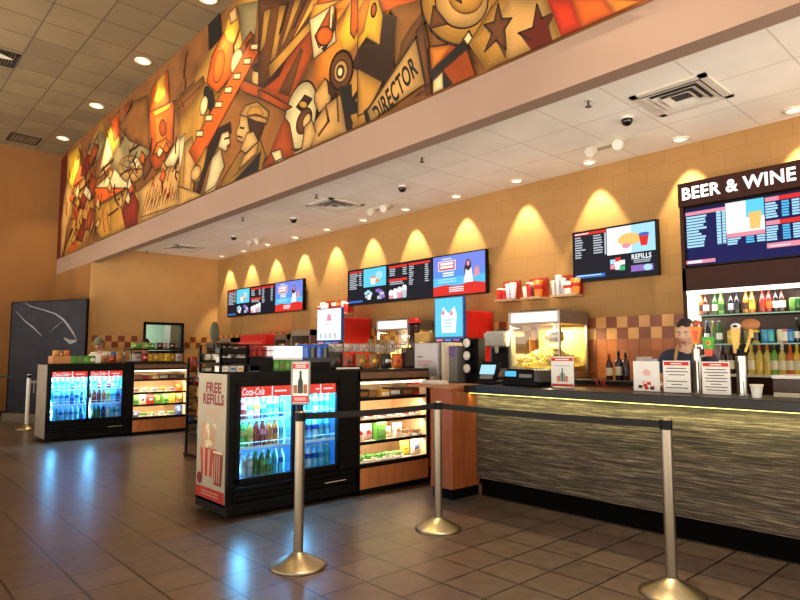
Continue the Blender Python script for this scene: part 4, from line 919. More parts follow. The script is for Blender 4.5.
# ---------- free-standing candy rack behind the near cooler, round paddle on it ----------
t=T('candy_rack','dark wire candy rack standing between the far snack case and near cooler','rack',(-7.70,3.50,0))
f=MB()
for y in(0,.5):
    for x in(0,-.38): f.box(x-.012,x+.012,y-.012,y+.012,.04,1.32,M_blkm)
f.box(-.42,.05,-.02,.02,.02,.05,M_blkm).box(-.42,.05,.48,.52,.02,.05,M_blkm).build('frame',t)
for k in range(4): MB().cyl(((0,-.38)[k%2],(0,.5)[k//2],.02),((0,-.38)[k%2],(0,.5)[k//2],.0),.022,.022,M_blk,10).build('foot',t)
for z in(.30,.55,.80,1.05,1.24):
    b=MB().box(-.39,.02,-.01,.51,z,z+.006,M_blkm).box(.014,.02,-.01,.51,z,z+.05,M_blkm); b.build('shelf',t)
for zi,(z,sn) in enumerate(((.307,'lowest'),(.557,'second lowest'),(.807,'middle'),(1.057,'second highest'),(1.247,'top'))):
    for k in range(5):
        c=[[bl,bk,db,bl,bk],[og,am,tn,ru,am],[ye,tn,am,wh,og],[gy,wh,bk,pp,rd],[bk,gy,wh,bk,gy]][zi][k]
        snack('bag',c,[gy,wh,rd,tn,bk][(k+zi)%5],(-7.80,3.55+.1*k,z),f'on the {sn} shelf of the dark candy rack, {ORD[k]} from the left',0,(.09,.13,.05),'bags on the candy rack')
t=T('paddle_sign','grey-green oval paddle on a dark stem above the candy rack','sign',(-7.95,3.80,1.256))
MB().cyl((0,0,0),(0,0,.012),.06,.06,M_blk,16).cyl((0,0,0),(0,0,.26),.016,.016,M_blk,8).build('stem',t); MB().sphere((0,0,.41),(.016,.068,.15),mat('paddle_grey_green',(84,87,72),.5,0,.2,8),20,12).build('paddle',t)

# ---------- goods on top of the far island ----------
XF=-10.9
t=T('produce_crate','low tan crate of snacks at the left end of the far cooler top','crate',(XF,2.5,ZT))
MB().box(-.3,0,0,.26,0,.12,M_woodl).build('crate',t); 
for k in range(3): snack('bag',[am,br,og][k],[tn,am,br][k],(XF-.12,2.56+.08*k,ZT+.08),f'sticking up from the tan crate, {ORD[k]} from the left',0,(.09,.13,.05),'bags in the tan crate')
for k in range(4): snack('box',gr,[gr,ol,pg,wh][k],(XF-.06,2.80+.095*k,ZT+.001),f'on the far cooler, {ORD[k]} from the left in its row',0,(.09,.12,.12),'green cartons on the far cooler')
for k in range(6): snack('bag',[gy,wh,bl,gy,tn,gy][k],[bl,gy,wh,tn,gy,db][k],(XF-.2-.05*(k%2),3.36+.055*k,ZT+.001),f'tall, behind the green cartons on the far cooler, {ORD[k]} from the left',0,(.09,.19,.05),'tall bags on the far cooler')
for k in range(3): snack('bag',[tn,ru,tn][k],[ru,og,rd][k],(XF-.05,3.28+.12*k,ZT+.001),f'short, front right of the far cooler top, {ORD[k]} from the left',0,(.11,.13,.06),'short bags on the far cooler')
t=T('wire_rack','two tier black rack of bags on the far snack case','rack',(XF,3.70,ZT))
for y in(0,.92):
    for x in(0,-.34): MB().cyl((x,y,0),(x,y,.24),.009,.009,M_blkm,6).build('post',t)
for z in(.0,.225): MB().box(-.35,.01,-.01,.93,z,z+.02,M_blk).build('shelf',t)
for k in range(9): snack('bag',[wh,gy,rd,ye,am,ye,ye,am,gy][k],[gy,rd,wh,og,ye,am,og,ye,br][k],(XF-.08-.04*(k%2),3.76+.10*k,ZT+.021),f'on the lower tier of the far black rack, {ORD[k]} from the left',0,(.11,.14,.06),'bags on the far rack')
for k in range(8): snack('bag',[pg,pg,pg,pg,db,pp,db,br][k],[ye,gr,ye,wh,pp,wh,gy,pp][k],(XF-.1-.05*(k%2),3.78+.11*k,ZT+.246),f'on the upper tier of the far black rack, {ORD[k]} from the left',0,(.11,.11 if k>3 else .10,.06),'bags on the far rack')
for k in range(3): snack('bag',[og,ru,og][k],[rd,og,rd][k],(-10.95,4.74+.11*k,1.06),f'orange topped row right of the far snack case, {ORD[k]} from the left',0,(.11,.26,.07),'orange bags')
t=T('side_rack','dark shelving unit with packets just right of the far snack case','rack',(-10.85,4.69,0))
f=MB()
for y in(0.015,.42):
    for x in(0,-.38): f.box(x-.012,x+.012,y-.012,y+.012,0,1.05,M_blkm)
f.build('frame',t)
for z in(.1,.33,.56,.8,1.04): MB().box(-.39,.015,0.0,.435,z,z+.012,M_blkm).build('shelf',t)
for zi,z in enumerate((.113,.343,.573,.813)):
    for k in range(3): snack('bag',[[bl,bk,bl],[tn,am,ru],[am,tn,wh],[bk,rd,bk]][zi][k],[gy,wh,tn,am][(zi+k)%4],(-10.93,4.78+.12*k,z),f'on the {["bottom","second","third","top"][zi]} shelf right of the far snack case, {ORD[k]} from the left',0,(.11,.14,.05),'bags on the side rack')

# ---------- the standee leaning at the left ----------
SX,SY=-14.95,2.62; SR=R(-64.4)
t=T('standee','wide dark blue-grey film standee with pale streaks, standing at the far left','standee',(SX,SY,0),SR)
M_sd=mat('standee_slate',(38,38,47),.6,0,.25,2.5,spec=.2); M_sw=mat('standee_pale',(128,126,132),.5,0,.2); SW,SH=2.12,2.44
MB().box(-.05,0,0,SW,.14,SH,M_sd).build('panel',t); f=MB()
for q in((-.02,0,.1,SH),(SW,SW+.02,.1,SH),(-.02,SW+.02,SH,SH+.02)): f.box(-.05,.012,*q,M_blk)
f.build('frame',t)
MB().box(-.15,.12,.02,SW-.02,0,.16,mat('standee_base',(112,102,84),.6,0,.15)).build('base',t)
def sq(u,v):
    cx=u-400; cz=300-v; cp,sp_=math.cos(PITCH),math.sin(PITCH); fo=F*cp-cz*sp_; up=F*sp_+cz*cp
    d=(fwd[0]*fo+rgt[0]*cx, fwd[1]*fo+rgt[1]*cx, up); n=(math.cos(SR),math.sin(SR)); k=(SX*n[0]+SY*n[1])/(d[0]*n[0]+d[1]*n[1])
    x,y=d[0]*k-SX,d[1]*k-SY; return (-math.sin(SR)*x+math.cos(SR)*y, CH+d[2]*k)
for pts,wd in (([(24,301.5),(30,306),(44,310),(56,314),(64,320),(70,328),(74,334),(77,341)],[.004,.008,.010,.013,.025,.035,.03,.008]),([(16,311),(25,321),(34,328),(42,336)],[.003,.014,.018,.008]),([(64,338),(70,342),(76,341)],[.01,.045,.02]),([(65,360),(72,361),(78,363)],[.01,.03,.01]),([(50,332),(57,326),(63,321)],[.002,.008,.004])):
    b=MB()
    P_=[(*sq(*q),w_) for q,w_ in zip(pts,wd)]
    vs=[(.004,y,z-w_) for y,z,w_ in P_]+[(.004,y,z+w_) for y,z,w_ in P_]; n=len(P_)
    b.add(vs,[(i,i+1,n+i+1,n+i) for i in range(n-1)],M_sw); b.build('printed_streak',t)
for k in range(3):
    y,z=sq(26+3.6*k,393); MB().box(.002,.004,y,y+.03,z,z+.26,M_sw).box(.002,.004,y,y+.09,z+.2,z+.25,M_sw).build('printed_letter',t)

# ---------- machines on the back counter (top at 1.10) ----------
ZB=1.102
M_tin=mat('stainless_hood',(150,140,128),.35,.8,.1); M_glow=emit('lightbox_warm',(255,252,244),1.6)
def popper(x0,y0,w,d,h,lab,group):
    t=T('popcorn_machine',lab,'popcorn machine',(x0,y0,ZB))
    MB().box(0,w,0,d,0,.07,M_steel).build('base',t,bev=.004)
    p_=MB()
    for x in(0,w-.025):
        for y in(0,d-.025): p_.box(x,x+.025,y,y+.025,.07,h-.14,M_steel)
    p_.build('posts',t)
    MB().box(-.01,w+.01,-.01,d+.01,h-.15,h,M_tin).box(.08,w-.1,.1,d-.15,h,h+.02,M_dgrey).build('hood',t,bev=.006)
    MB().box(.04,w-.02,-.016,-.01,h-.125,h-.02,M_glow).build('light_box',t,label='glowing white panel')
    MB().box(.02,w-.02,.006,.01,.07,h-.15,M_clear).box(w-.012,w-.008,.02,d-.02,.07,h-.15,M_clear).box(.008,.012,.02,d-.02,.07,h-.15,M_clear).build('glass',t)
    MB().box(.02,w-.02,d-.02,d-.01,.07,h-.15,mat('popper_back',(214,158,80),.4,0,.1)).build('back_panel',t)
    MB().lathe([(.06,0),(.10,.03),(.10,.12),(.085,.13)],M_steel,(w*.66,d*.45,h-.36),18).cyl((w*.66,d*.45,h-.24),(w*.66,d*.45,h-.15),.012,.012,M_steel).box(w*.66-.12,w*.66-.1,d*.45-.02,d*.45+.02,h-.33,h-.27,M_blk).build('kettle',t)
    MB().box(.07,.27,.02,.025,h*.36,h*.62,mat('popper_notice',(214,160,96),.5,0,.1)).build('notice',t)
    pc=MB(); rng=random.Random(5)
    for k in range(1100):
        a=rng.random()*w*.9+.03; c=rng.random()*d*.85+.05; top=.10+.20*max(0,1-((a-w*.55)/(w*.55))**2)*max(.2,1-((c-d*.45)/(d*.6))**2)
        z=.08+top*rng.random()**.3*.85; r=rng.uniform(.009,.015); pc.sphere((a,c,z),(r,r,r*.8),M_pop if k%4 else M_pop2,6,4)
    pc.add([(.03,.03,.12),(w-.03,.03,.10),(w-.03,d-.03,.14),(.03,d-.03,.14),(w*.5,d*.45,.27)],[(0,1,4),(1,2,4),(2,3,4),(3,0,4)],M_pop)
    o=pc.build('popcorn',t); o['kind']='stuff'
    lamp('popper_lamp','AREA',(x0+w/2,y0+d/2,ZB+h-.17),(0,0,0),46,(1,.85,.48),size=.3)
    return t
M_pop=mat('popcorn_yellow',(250,216,110),.7,0,.15,30); M_pop2=mat('popcorn_white',(255,240,196),.7,0,.1,30)
popper(-4.42,5.78,.68,.58,.755,'large popcorn machine with a glowing white sign, right of the stacked red dispensers','popcorn machines')
popper(-6.82,5.78,.66,.5,.755,'smaller looking popcorn machine with a white light box below the middle menu screens','popcorn machines')
# warming cabinet to its right
def disp(x0,w,d,h,sh,scr,lab,paint):
    t=T('drink_dispenser',lab,'drink dispenser',(x0,5.76,ZB))
    MB().box(0,w,.06,d,0,h,M_red).build('body',t,bev=.012)
    MB().box(.02,w-.02,.0,.06,.06,.42,M_dgrey).box(0,w,-.04,.06,0,.03,M_blk).build('dispensing_bay',t)
    MB().cyl((w/2,.02,.42),(w/2,.02,.36),.025,.018,M_steel,12).build('nozzle',t)
    f_=MB().box(-.005,w+.005,.0,.05,.46,sh,mat('dispenser_blue_edge',(40,90,170),.4,0,.1)); f_.build('screen_frame',t,bev=.004)
    S=Scr(w-.02,sh-.50,scr); paint(S); S.b.build('screen',t,loc=(.01,-.001,.49))
    i_=MB().box(.01,w-.01,-.002,.0,.43,.46,M_blk)
    for k in range(3): i_.box(.03+k*(w-.06)/3,.03+(k+.8)*(w-.06)/3,-.003,-.002,.435,.458,[pk,blu,purp][k])
    i_.build('button_row',t); return t
def scrC(S):
    S.p([(.25,.1),(.75,.1),(.8,.55),(.72,.78),(.6,.68),(.5,.6),(.4,.68),(.3,.78),(.22,.55)],wht); S.e(.3,.62,.06,.06,pk); S.e(.6,.6,.06,.06,pk); S.rows(.35,.65,.2,.45,3,cyl_,.2,.5)
def scrW(S):
    S.p([(.4,.62),(.62,.62),(.57,.8),(.51,.86),(.45,.8)],pk); S.rows(.3,.7,.48,.52,1,lg); 
    for k in range(4): S.r(.12+.2*k,.2+.2*k,.06,.22,lg)
disp(-5.62,.50,.60,.82,1.0,cy,'red drink dispenser with a glowing turquoise screen below the menu screens',scrC)
disp(-8.32,.66,.60,.84,1.0,wht,'red drink dispenser with a glowing white screen, middle of the back counter',scrW)
t=T('drink_dispenser','red drink dispenser farthest left, half hidden behind the baskets','drink dispenser',(-11.05,5.76,ZB))
MB().box(0,.95,.06,.6,0,.64,M_red).build('body',t,bev=.012); MB().box(.05,.9,.0,.06,.05,.5,mat('dispenser_front_red',(226,84,74),.4,0,.1)).build('front_panel',t,bev=.01); MB().box(0,.95,-.05,.06,0,.03,M_blk).build('drip_tray',t)
# fountain head with cola tower sign
t=T('cola_cup_display','dark tall cup model with red lid beside the smaller popcorn machine','display',(-6.05,5.80,ZB))
MB().cyl((0,0,0),(0,0,.02),.09,.09,M_dgrey,20).cyl((0,0,.02),(0,0,.36),.05,.05,M_dgrey,16).build('stand',t); MB().lathe([(.06,.36),(.082,.69),(.078,.69)],mat('cola_dark',(50,20,18),.2,0,.2),n=20).build('cup',t); MB().lathe([(.09,.69),(.09,.72),(.06,.76),(.0,.77)],M_red,n=20).build('lid',t)
t=T('wood_crate','yellowish crate of packets left of the turquoise screen','crate',(-5.94,5.7,ZB+.43))
MB().box(0,.28,0,.3,0,.12,mat('crate_yellow',(204,160,84),.6,0,.15)).build('crate',t); 
t=T('storage_box','grey steel box under the yellowish crate on the back counter','box',(-5.95,5.7,ZB)); MB().box(0,.30,0,.4,0,.425,M_grey).build('body',t,bev=.005); MB().box(.02,.28,-.006,0,.04,.38,M_tin).build('door',t)
t=T('brown_hood','brown topped warmer behind the cola cup model','warmer',(-6.0,6.12,ZB)); MB().box(0,.34,0,.24,.0,.62,M_grey).build('body',t); MB().box(-.01,.35,-.01,.25,.62,.73,mat('hood_brown',(110,70,48),.5,0,.1)).build('hood',t,bev=.006)
for k,(x,w,h,c,c2) in enumerate(((-11.9,.5,.6,(150,116,84),M_dgrey),(-9.72,.42,.62,(120,96,80),M_steel),(-9.18,.6,.68,(150,130,112),M_tin),(-12.5,.5,.5,(120,96,74),M_dgrey))):
    t=T('countertop_warmer',['brown open warmer left of the farthest red dispenser','short brown topped warmer right of the farthest red dispenser','wide grey warmer left of the white screen dispenser','plain brown warmer at the far left end of the back counter'][k],'warmer',(x,5.8,ZB))
    cm=mat(f'warmer_{k}',c,.45,.2,.12); MB().box(0,w,0,.5,0,.05,cm).box(0,w,.47,.5,0,h,cm).box(0,w,0,.5,h-.1,h,cm).box(0,.02,0,.5,0,h,cm).box(w-.02,w,0,.5,0,h,cm).build('body',t,bev=.004)
    for z in(.18,.34): MB().box(.02,w-.02,.03,.47,z,z+.012,c2).build('shelf',t)
    for q in range(4):
        snack('box',[og,am,wh,rd][(q+k)%4],[wh,rd,am,bl][(q+k)%4],(x+.08+(w-.16)*q/3,5.9,ZB+.353),f'in the {["brown open","short brown topped","wide grey","plain brown"][k]} warmer, {ORD[q]} from the left',R(-90),(.07,.10,.06),'boxes in the warmers')
for k,(x,c,h) in enumerate(((-9.93,(228,120,50),.30),(-9.8,(190,200,210),.22),(-9.5,(80,120,160),.2),(-9.36,(210,210,206),.24))):
    t=T('cup_stack',['orange cup stack','pale cup stack','blue cup stack','white cup stack'][k]+' on the service counter behind the lit white display','cup',(x,5.25,1.042))
    b=MB()
    for q in range(5): b.lathe([(.032,h*.12*q),(.045,h*.12*q+h*.5),(.047,h*.12*q+h*.5)],mat(f'cup_{k}',c,.5,0,.1),n=14)
    b.build('cups',t); MB().lathe([(.047,h),(.05,h+.01),(.03,h+.02)],M_white,n=14).build('lid',t)
# grey coffee machine, cup tubes, card reader, register
t=T('coffee_machine','grey steel coffee machine left of the large popcorn machine','coffee machine',(-4.76,5.72,ZB))
MB().box(0,.30,.12,.42,0,.52,M_grey).box(0,.30,0,.12,.36,.52,mat('machine_light_grey',(168,164,158),.4,.2,.08)).box(0,.30,0,.12,0,.06,M_tin).build('body',t,bev=.006); MB().box(.03,.27,.11,.12,.1,.34,M_blk).build('bay',t); MB().cyl((.15,.06,.36),(.15,.06,.28),.03,.02,M_steel,12).build('spout',t); MB().box(.0,.30,.05,.4,.52,.54,M_tin).cyl((.08,.2,.54),(.08,.2,.57),.04,.03,M_dgrey).cyl((.2,.2,.54),(.2,.2,.56),.05,.05,M_dgrey).build('top_tray',t)
t=T('cup_dispenser','black dispenser with three stacked pale cup tubes beside the card reader','cup dispenser',(-4.5,5.14,1.042))
MB().box(-.06,.13,.02,.14,0,.50,M_blk).build('body',t,bev=.005)
for k in range(3):
    b=MB().cyl((.02,.02,.17+.14*k),(.02,-.05,.17+.14*k),.062,.062,M_blk,18); b.build('tube',t); MB().sphere((.02,-.05,.17+.14*k),(.05,.02,.05),M_white,14,9).build('cup_end',t,label='pale blue-white cup end')
t=T('card_reader','tilted dark card terminal with a pale blue screen on the left of the bar','card reader',(-3.93,4.78,1.072),R(12)); t.scale=(1.15,1.15,1.15)
rx=Matrix.Rotation(R(-28),3,'X')
MB().box(-.09,.09,-.05,.12,0,.03,M_blk).obox((0,.03,.10),(.17,.05,.19),rx,M_blk).build('body',t,bev=.006); MB().obox((0,-.0,.125),(.14,.004,.09),rx,cyl_).build('screen',t); MB().obox((0,-.028,.062),(.12,.004,.035),rx,M_grey).build('keypad',t)
t=T('cash_register','low black register with a small blue display on the bar','register',(-3.52,4.72,1.072))
MB().box(-.19,.22,0,.3,0,.04,M_blk).prism([(-.18,.0,.04),(-.18,.26,.04),(-.18,.26,.155),(-.18,.06,.155)],(.36,0,0),M_blk).prism([(.18,.0,.04),(.25,.0,.04),(.2,.0,.15),(.18,.0,.15)],(0,.25,0),M_dgrey).build('body',t,bev=.008); MB().box(-.16,-.04,.018,.03,.085,.135,sky).build('display',t); MB().box(.0,.14,.02,.03,.07,.11,M_grey).build('keypad',t)
# wall shelves with cups
def cupshelf(x0,w,lab,items,pan=True):
    t=T('cup_shelf',lab,'shelf',(x0,6.21,2.07))
    if pan: MB().box(0,w,.185,.2,.0,.245,mat('shelf_back_red',(178,48,28),.5,0,.12)).build('back_panel',t)
    MB().box(-.0,w,0,.2,-.03,0,mat('shelf_tan',(200,164,120),.5,0,.08)).build('ledge',t,bev=.003)
    for k,(dx,c,kind,r,h) in enumerate(items):
        nm={(206,30,24):'red',(236,232,226):'white',(236,130,40):'orange',(190,190,196):'silver',(238,180,70):'yellow',(214,206,226):'pale lilac',(90,30,30):'dark red'}[c]
        o=T('paper_cup' if kind=='cup' else 'popcorn_bucket','%s %s, %s from left on the %s'%(nm,'cup' if kind=='cup' else 'popcorn bucket',ORD[k],lab),'cup' if kind=='cup' else 'bucket',(x0+dx,6.29,2.071),0,'cups on the wall shelves')
        cm=mat('cupc_%d_%d_%d'%c,c,.45,0,.08,12); MB().lathe([(r*.72,0),(r,h),(r*.94,h),(r*.68,.01)],cm,n=16).build('cup',o)
        if kind=='cup': MB().lathe([(r*1.05,h-.004),(r*1.05,h+.01),(r*.8,h+.018),(0,h+.02)],M_white,n=16).build('lid',o)
        else: MB().lathe([(r*.85,h*.45),(r*.93,h*.7)],M_redsign if c!=(206,30,24) else M_white,n=16).build('printed_band',o)
RD,WH,OR,SV,YL,LI,DR=(206,30,24),(236,232,226),(236,130,40),(190,190,196),(238,180,70),(214,206,226),(90,30,30)
cupshelf(-4.98,.28,'cup shelf right of the large blue screen',[(.03,RD,'cup',.045,.13),(.10,RD,'cup',.045,.12),(.17,LI,'cup',.045,.18),(.24,LI,'cup',.045,.19)])
cupshelf(-4.57,.28,'middle cup shelf above the large popcorn machine',[(.03,WH,'cup',.045,.12),(.09,RD,'cup',.05,.17),(.14,DR,'cup',.04,.15),(.215,OR,'bucket',.065,.20)])
cupshelf(-4.15,.34,'right cup shelf beside the lone menu screen',[(.02,SV,'cup',.04,.16),(.08,SV,'cup',.04,.22),(.14,SV,'cup',.035,.18),(.22,WH,'bucket',.07,.15),(.31,OR,'bucket',.06,.18)])
cupshelf(-9.02,.32,'left cup shelf behind the white screen',[(.03,RD,'cup',.05,.13),(.12,LI,'cup',.055,.19),(.2,LI,'cup',.05,.17)])
cupshelf(-8.6,.40,'right cup shelf behind the white screen',[(.06,WH,'bucket',.07,.18),(.2,OR,'bucket',.08,.17),(.30,LI,'cup',.05,.18),(.37,RD,'cup',.045,.15)])

# ---------- things standing on the bar ----------
def sheet_sign(u0,u1,vt,vb,y,lab,paint):
    x0=sx(u0,vb,y); x1=sx(u1,vb,y); zt=onplane(u0,vt,y)[1]; w=x1-x0; h=zt-1.074
    t=T('counter_sign',lab,'sign',(x0+w/2,y,1.072))
    MB().box(-w/2-.004,w/2+.004,.004,.008,.004,h+.004,M_clear).box(-w/2,w/2,-.03,.05,0,.004,M_clear).build('acrylic_holder',t)
    b=MB().box(-w/2,w/2,0,.003,.006,h,M_paper); paint(b,w,h); b.build('sheet',t); return t
def promo(b,w,h):
    b.box(-w*.48,w*.48,-.001,0,h*.86,h*.97,M_redsign).box(-w*.3,w*.3,-.0014,-.001,h*.89,h*.93,M_paper).box(-w*.48,w*.48,-.001,0,.012,h*.12,M_redsign)
    b.box(-.012,.012,-.001,0,h*.2,h*.5,mat('print_green',(40,120,80),.5,0,.1)).box(-.006,.006,-.001,0,h*.5,h*.64,mat('print_green',(40,120,80)))
    for sxx in(-1,1): b.box(sxx*.04-.018,sxx*.04+.018,-.001,0,h*.2,h*.38,mat('print_salmon',(224,130,100),.5,0,.1)).box(sxx*.022-.004,sxx*.022+.004,-.001,0,h*.2,h*.46,mat('print_blue',(60,90,150),.5,0,.1))
    b.box(-w*.35,w*.35,-.001,0,h*.7,h*.715,M_grey)
def textsheet(red,n):
    def f(b,w,h):
        if red: b.box(-w*.46,w*.46,-.001,0,h*.86,h*.97,M_redsign).box(-w*.2,w*.2,-.0014,-.001,h*.895,h*.93,M_paper)
        for k in range(n):
            ww=w*(.36,.42,.3,.4,.38,.2,.41)[k%7]
            if n==7 and k==3: continue
            b.box(-ww,ww,-.001,0,h*(.78-.70*k/n)-.006,h*(.78-.70*k/n),M_text if n<9 else M_grey)
    return f
def pinkart(b,w,h):
    m=mat('print_pale_pink',(240,190,190),.6,0,.1)
    b.prism([(-.02,0,h*.55),(.03,0,h*.52),(.04,0,h*.66),(.0,0,h*.76),(-.03,0,h*.66)],(0,-.001,0),m)
    for k,(x,z,c) in enumerate(((-.05,.16,M_text),(-.01,.2,M_redsign),(.02,.27,M_redsign),(.05,.17,m),(0.0,.12,M_redsign),(.045,.12,M_text),(-.02,.3,m))): b.box(x-.016,x+.016,-.001,0,h*z-.01,h*z+.014,c)
sheet_sign(551.5,574,356.5,386.5,4.75,'upright white flyer with red bands and a green bottle, left on the bar',promo)
sheet_sign(634,660,361,392.5,4.72,'white sheet with faint pink drawing, left of the two notices on the bar',pinkart)
sheet_sign(664,691,360.5,394.5,4.72,'red-topped notice of dark text in front of the bartender',textsheet(True,7))
sheet_sign(703,731,361.5,396.5,4.70,'red-topped notice of dark text between the two chrome beer towers',textsheet(True,8))
def tower(u,vt,vb,y,lab,r=.035):
    x=sx(u,vb,y); zt=onplane(u,vt,y)[1]
    t=T('beer_tower',lab,'beer tap',(x,y,1.072)); h=zt-1.072
    MB().cyl((0,0,0),(0,0,.012),r*1.35,r*1.35,M_chrome,24).cyl((0,0,.012),(0,0,h),r,r,M_chrome,24).build('column',t); return t,h
t1,h1=tower(698.5,349,391.5,4.86,'chrome beer tower left, with orange and green tap handles')
M_or=mat('handle_orange',(232,140,30),.4,0,.12,20); M_gn=mat('handle_green',(70,180,40),.4,0,.1,20); M_ro=mat('handle_red_orange',(226,78,34),.4,0,.1); M_yl=mat('handle_yellow',(232,190,90),.4,0,.1); M_ov=mat('handle_brown_oval',(170,104,56),.45,0,.15,20)
MB().cyl((0,0,h1),(0,.06,h1+.01),.012,.012,M_chrome).cyl((0,-.01,h1),(0,-.01,h1+.035),.012,.012,M_chrome).build('faucet',t1)
b=MB().prism([(-.022,-.012,h1+.03),(.018,-.012,h1+.03),(.035,-.012,h1+.12),(.045,-.012,h1+.17),(-.045,-.012,h1+.17),(-.036,-.012,h1+.1)],(0,.02,0),M_or).sphere((-.0,0,h1+.195),(.028,.014,.03),M_wood,10,7).sphere((-.025,0,h1+.185),(.014,.01,.016),M_white,8,6).sphere((.02,0,h1+.205),(.014,.01,.016),M_ro,8,6)
b.prism([(-.012,-.013,h1+.06),(.012,-.013,h1+.06),(.02,-.013,h1+.14),(-.02,-.013,h1+.14)],(0,-.002,0),M_ro); b.build('tap_handle',t1,label='orange shield-shaped handle')
hx=sx(711,350,4.86)-sx(698.5,350,4.86)
b=MB().cyl((0,0,h1-.06),(hx,0,h1-.05),.012,.012,M_chrome).prism([(hx-.035,-.012,h1-.0),(hx+.03,-.012,h1-.0),(hx+.042,-.012,h1+.09),(hx-.045,-.012,h1+.09)],(0,.02,0),M_gn).sphere((hx,-.008,h1+.045),(.02,.01,.024),M_yl,12,8).sphere((hx,-.012,h1+.045),(.01,.01,.013),M_ro,8,6).prism([(hx-.025,-.012,h1-.055),(hx+.02,-.012,h1-.055),(hx+.032,-.012,h1-.002),(hx-.034,-.012,h1-.002)],(0,.02,0),M_ro); b.build('tap_handle',t1,label='green handle with an orange foot')
t2,h2=tower(743,356,394,4.80,'chrome beer tower right, with black collar, yellow handle and brown oval',.036)
MB().cyl((0,0,h2),(0,0,h2+.05),.03,.026,M_blk,20).cyl((0,0,h2+.05),(.03,0,h2+.085),.02,.018,M_blk,12).build('collar',t2)
hx=sx(739,340,4.80)-sx(743,340,4.80)
b=MB().prism([(hx-.018,-.01,h2+.02),(hx+.012,-.01,h2+.02),(hx+.03,-.01,h2+.20),(hx-.034,-.01,h2+.20)],(0,.02,0),M_yl).sphere((hx,0,h2+.215),(.036,.016,.024),M_white,12,8).sphere((hx,-.012,h2+.215),(.018,.008,.01),M_text,10,6); b.build('tap_handle',t2,label='cream yellow paddle handle')
hx=sx(754,330,4.80)-sx(743,330,4.80)
b=MB().cyl((hx*.4,0,h2+.03),(hx,0,h2+.16),.009,.012,M_yl).cyl((hx,0,h2+.13),(hx,0,h2+.19),.016,.014,M_yl).sphere((hx,0,h2+.225),(.063,.014,.042),M_ov,20,10); b.build('tap_handle',t2,label='brown oval handle')
t=T('paper_cup','small white paper cup on the bar right of the chrome towers','cup',(sx(757,397,4.62),4.62,1.072)); MB().lathe([(.027,0),(.04,.085),(.042,.088),(.038,.086),(.026,.006)],M_white,n=20).build('cup',t); MB().lathe([(.041,.082),(.044,.088),(.041,.092)],M_cream,n=20).build('rim',t)
x0=sx(773,393,4.86); t=T('bar_caddy','dark brown bar caddy with a white top at the right end of the bar','caddy',(x0,4.86,1.072))
MB().box(0,.42,0,.28,.03,.125,mat('caddy_brown',(66,46,38),.45,0,.15)).build('body',t,bev=.006); MB().box(-.005,.425,-.005,.285,.125,.15,M_white).build('lid',t,bev=.006); MB().box(.01,.42,-.02,.28,0,.03,M_cream).build('mat',t)
for k,(u,dx) in enumerate(((597,-.02),(601,-.008),(605,-.03))):
    t=T('drinking_straw',f'red drinking straw leaning behind the bar edge, {ORD[k]} from the left','straw',(sx(u,388,5.0),5.0,1.072),0,'red straws'); MB().cyl((.02,0,.005),(dx,0,.075),.004,.004,M_red,8).build('straw',t); MB().cyl((dx,0,.075),(dx*1.3,0,.088),.0042,.0042,M_red,8).build('bent_tip',t)
for k,(u,c) in enumerate(((647,(196,190,186)),(655,(170,190,214)))):
    t=T('paper_holder' if k==0 else 'blue_folder',['clear holder of pale papers on the back counter left of the bartender','pale blue folder on the back counter beside the bartender'][k],'holder',(sx(u-(5 if k==0 else -1),360,5.9),5.9,ZB))
    MB().prism([(-.08,0,0),(.08,0,0),(.08,.04,.24-.02*k),(-.08,.04,.24-.02*k)],(0,.02,0),mat(f'holder_{k}',c,.4,0,.2,20)).build('sheets',t); MB().box(-.09,.09,-.02,.1,0,.02,M_clear if k==0 else M_grey).build('base',t)
# menu card holder cables below the screens
for k,(x,z0) in enumerate(((-12.1,1.72),(-10.05,1.8),(-6.1,1.9))):
    t=MB().box(-.006,.006,-.006,0,z0,2.2,M_wood if 0 else mat('cable_tan',(150,112,66),.6,0,.1)); o=t.build('wall_conduit',loc=(x,YW-.001,0)); o['label']=f'thin tan cable running down the wall under the menu screens, {ORD[k]} from the left'; o['category']='cable'

# ---------- people ----------
def skin_mesh(verts,edges,subs=1):
    me=bpy.data.meshes.new('sk'); me.from_pydata([v[:3] for v in verts],edges,[]); o=bpy.data.objects.new('sk',me); COL.objects.link(o)
    o.modifiers.new('s','SKIN'); sl=me.skin_vertices[0].data if me.skin_vertices else None
    if sl is None:
        bm=bmesh.new(); bm.from_mesh(me); bm.verts.layers.skin.verify(); bm.to_mesh(me); bm.free(); sl=me.skin_vertices[0].data
    for i,v in enumerate(verts):
        r=v[3]; sl[i].radius=tuple(r) if hasattr(r,'__len__') else (r,r)
        sl[i].use_root=(i==0)
    if subs: m=o.modifiers.new('u','SUBSURF'); m.levels=subs; m.render_levels=subs
    bpy.context.view_layer.update(); dg=bpy.context.evaluated_depsgraph_get()
    r=bpy.data.meshes.new_from_object(o.evaluated_get(dg)); bpy.data.objects.remove(o); bpy.data.meshes.remove(me)
    vs=[v.co.copy() for v in r.vertices]; fs=[tuple(p.vertices) for p in r.polygons]; bpy.data.meshes.remove(r); return vs,fs
def g_(x,s): return math.exp(-(x/s)**2)
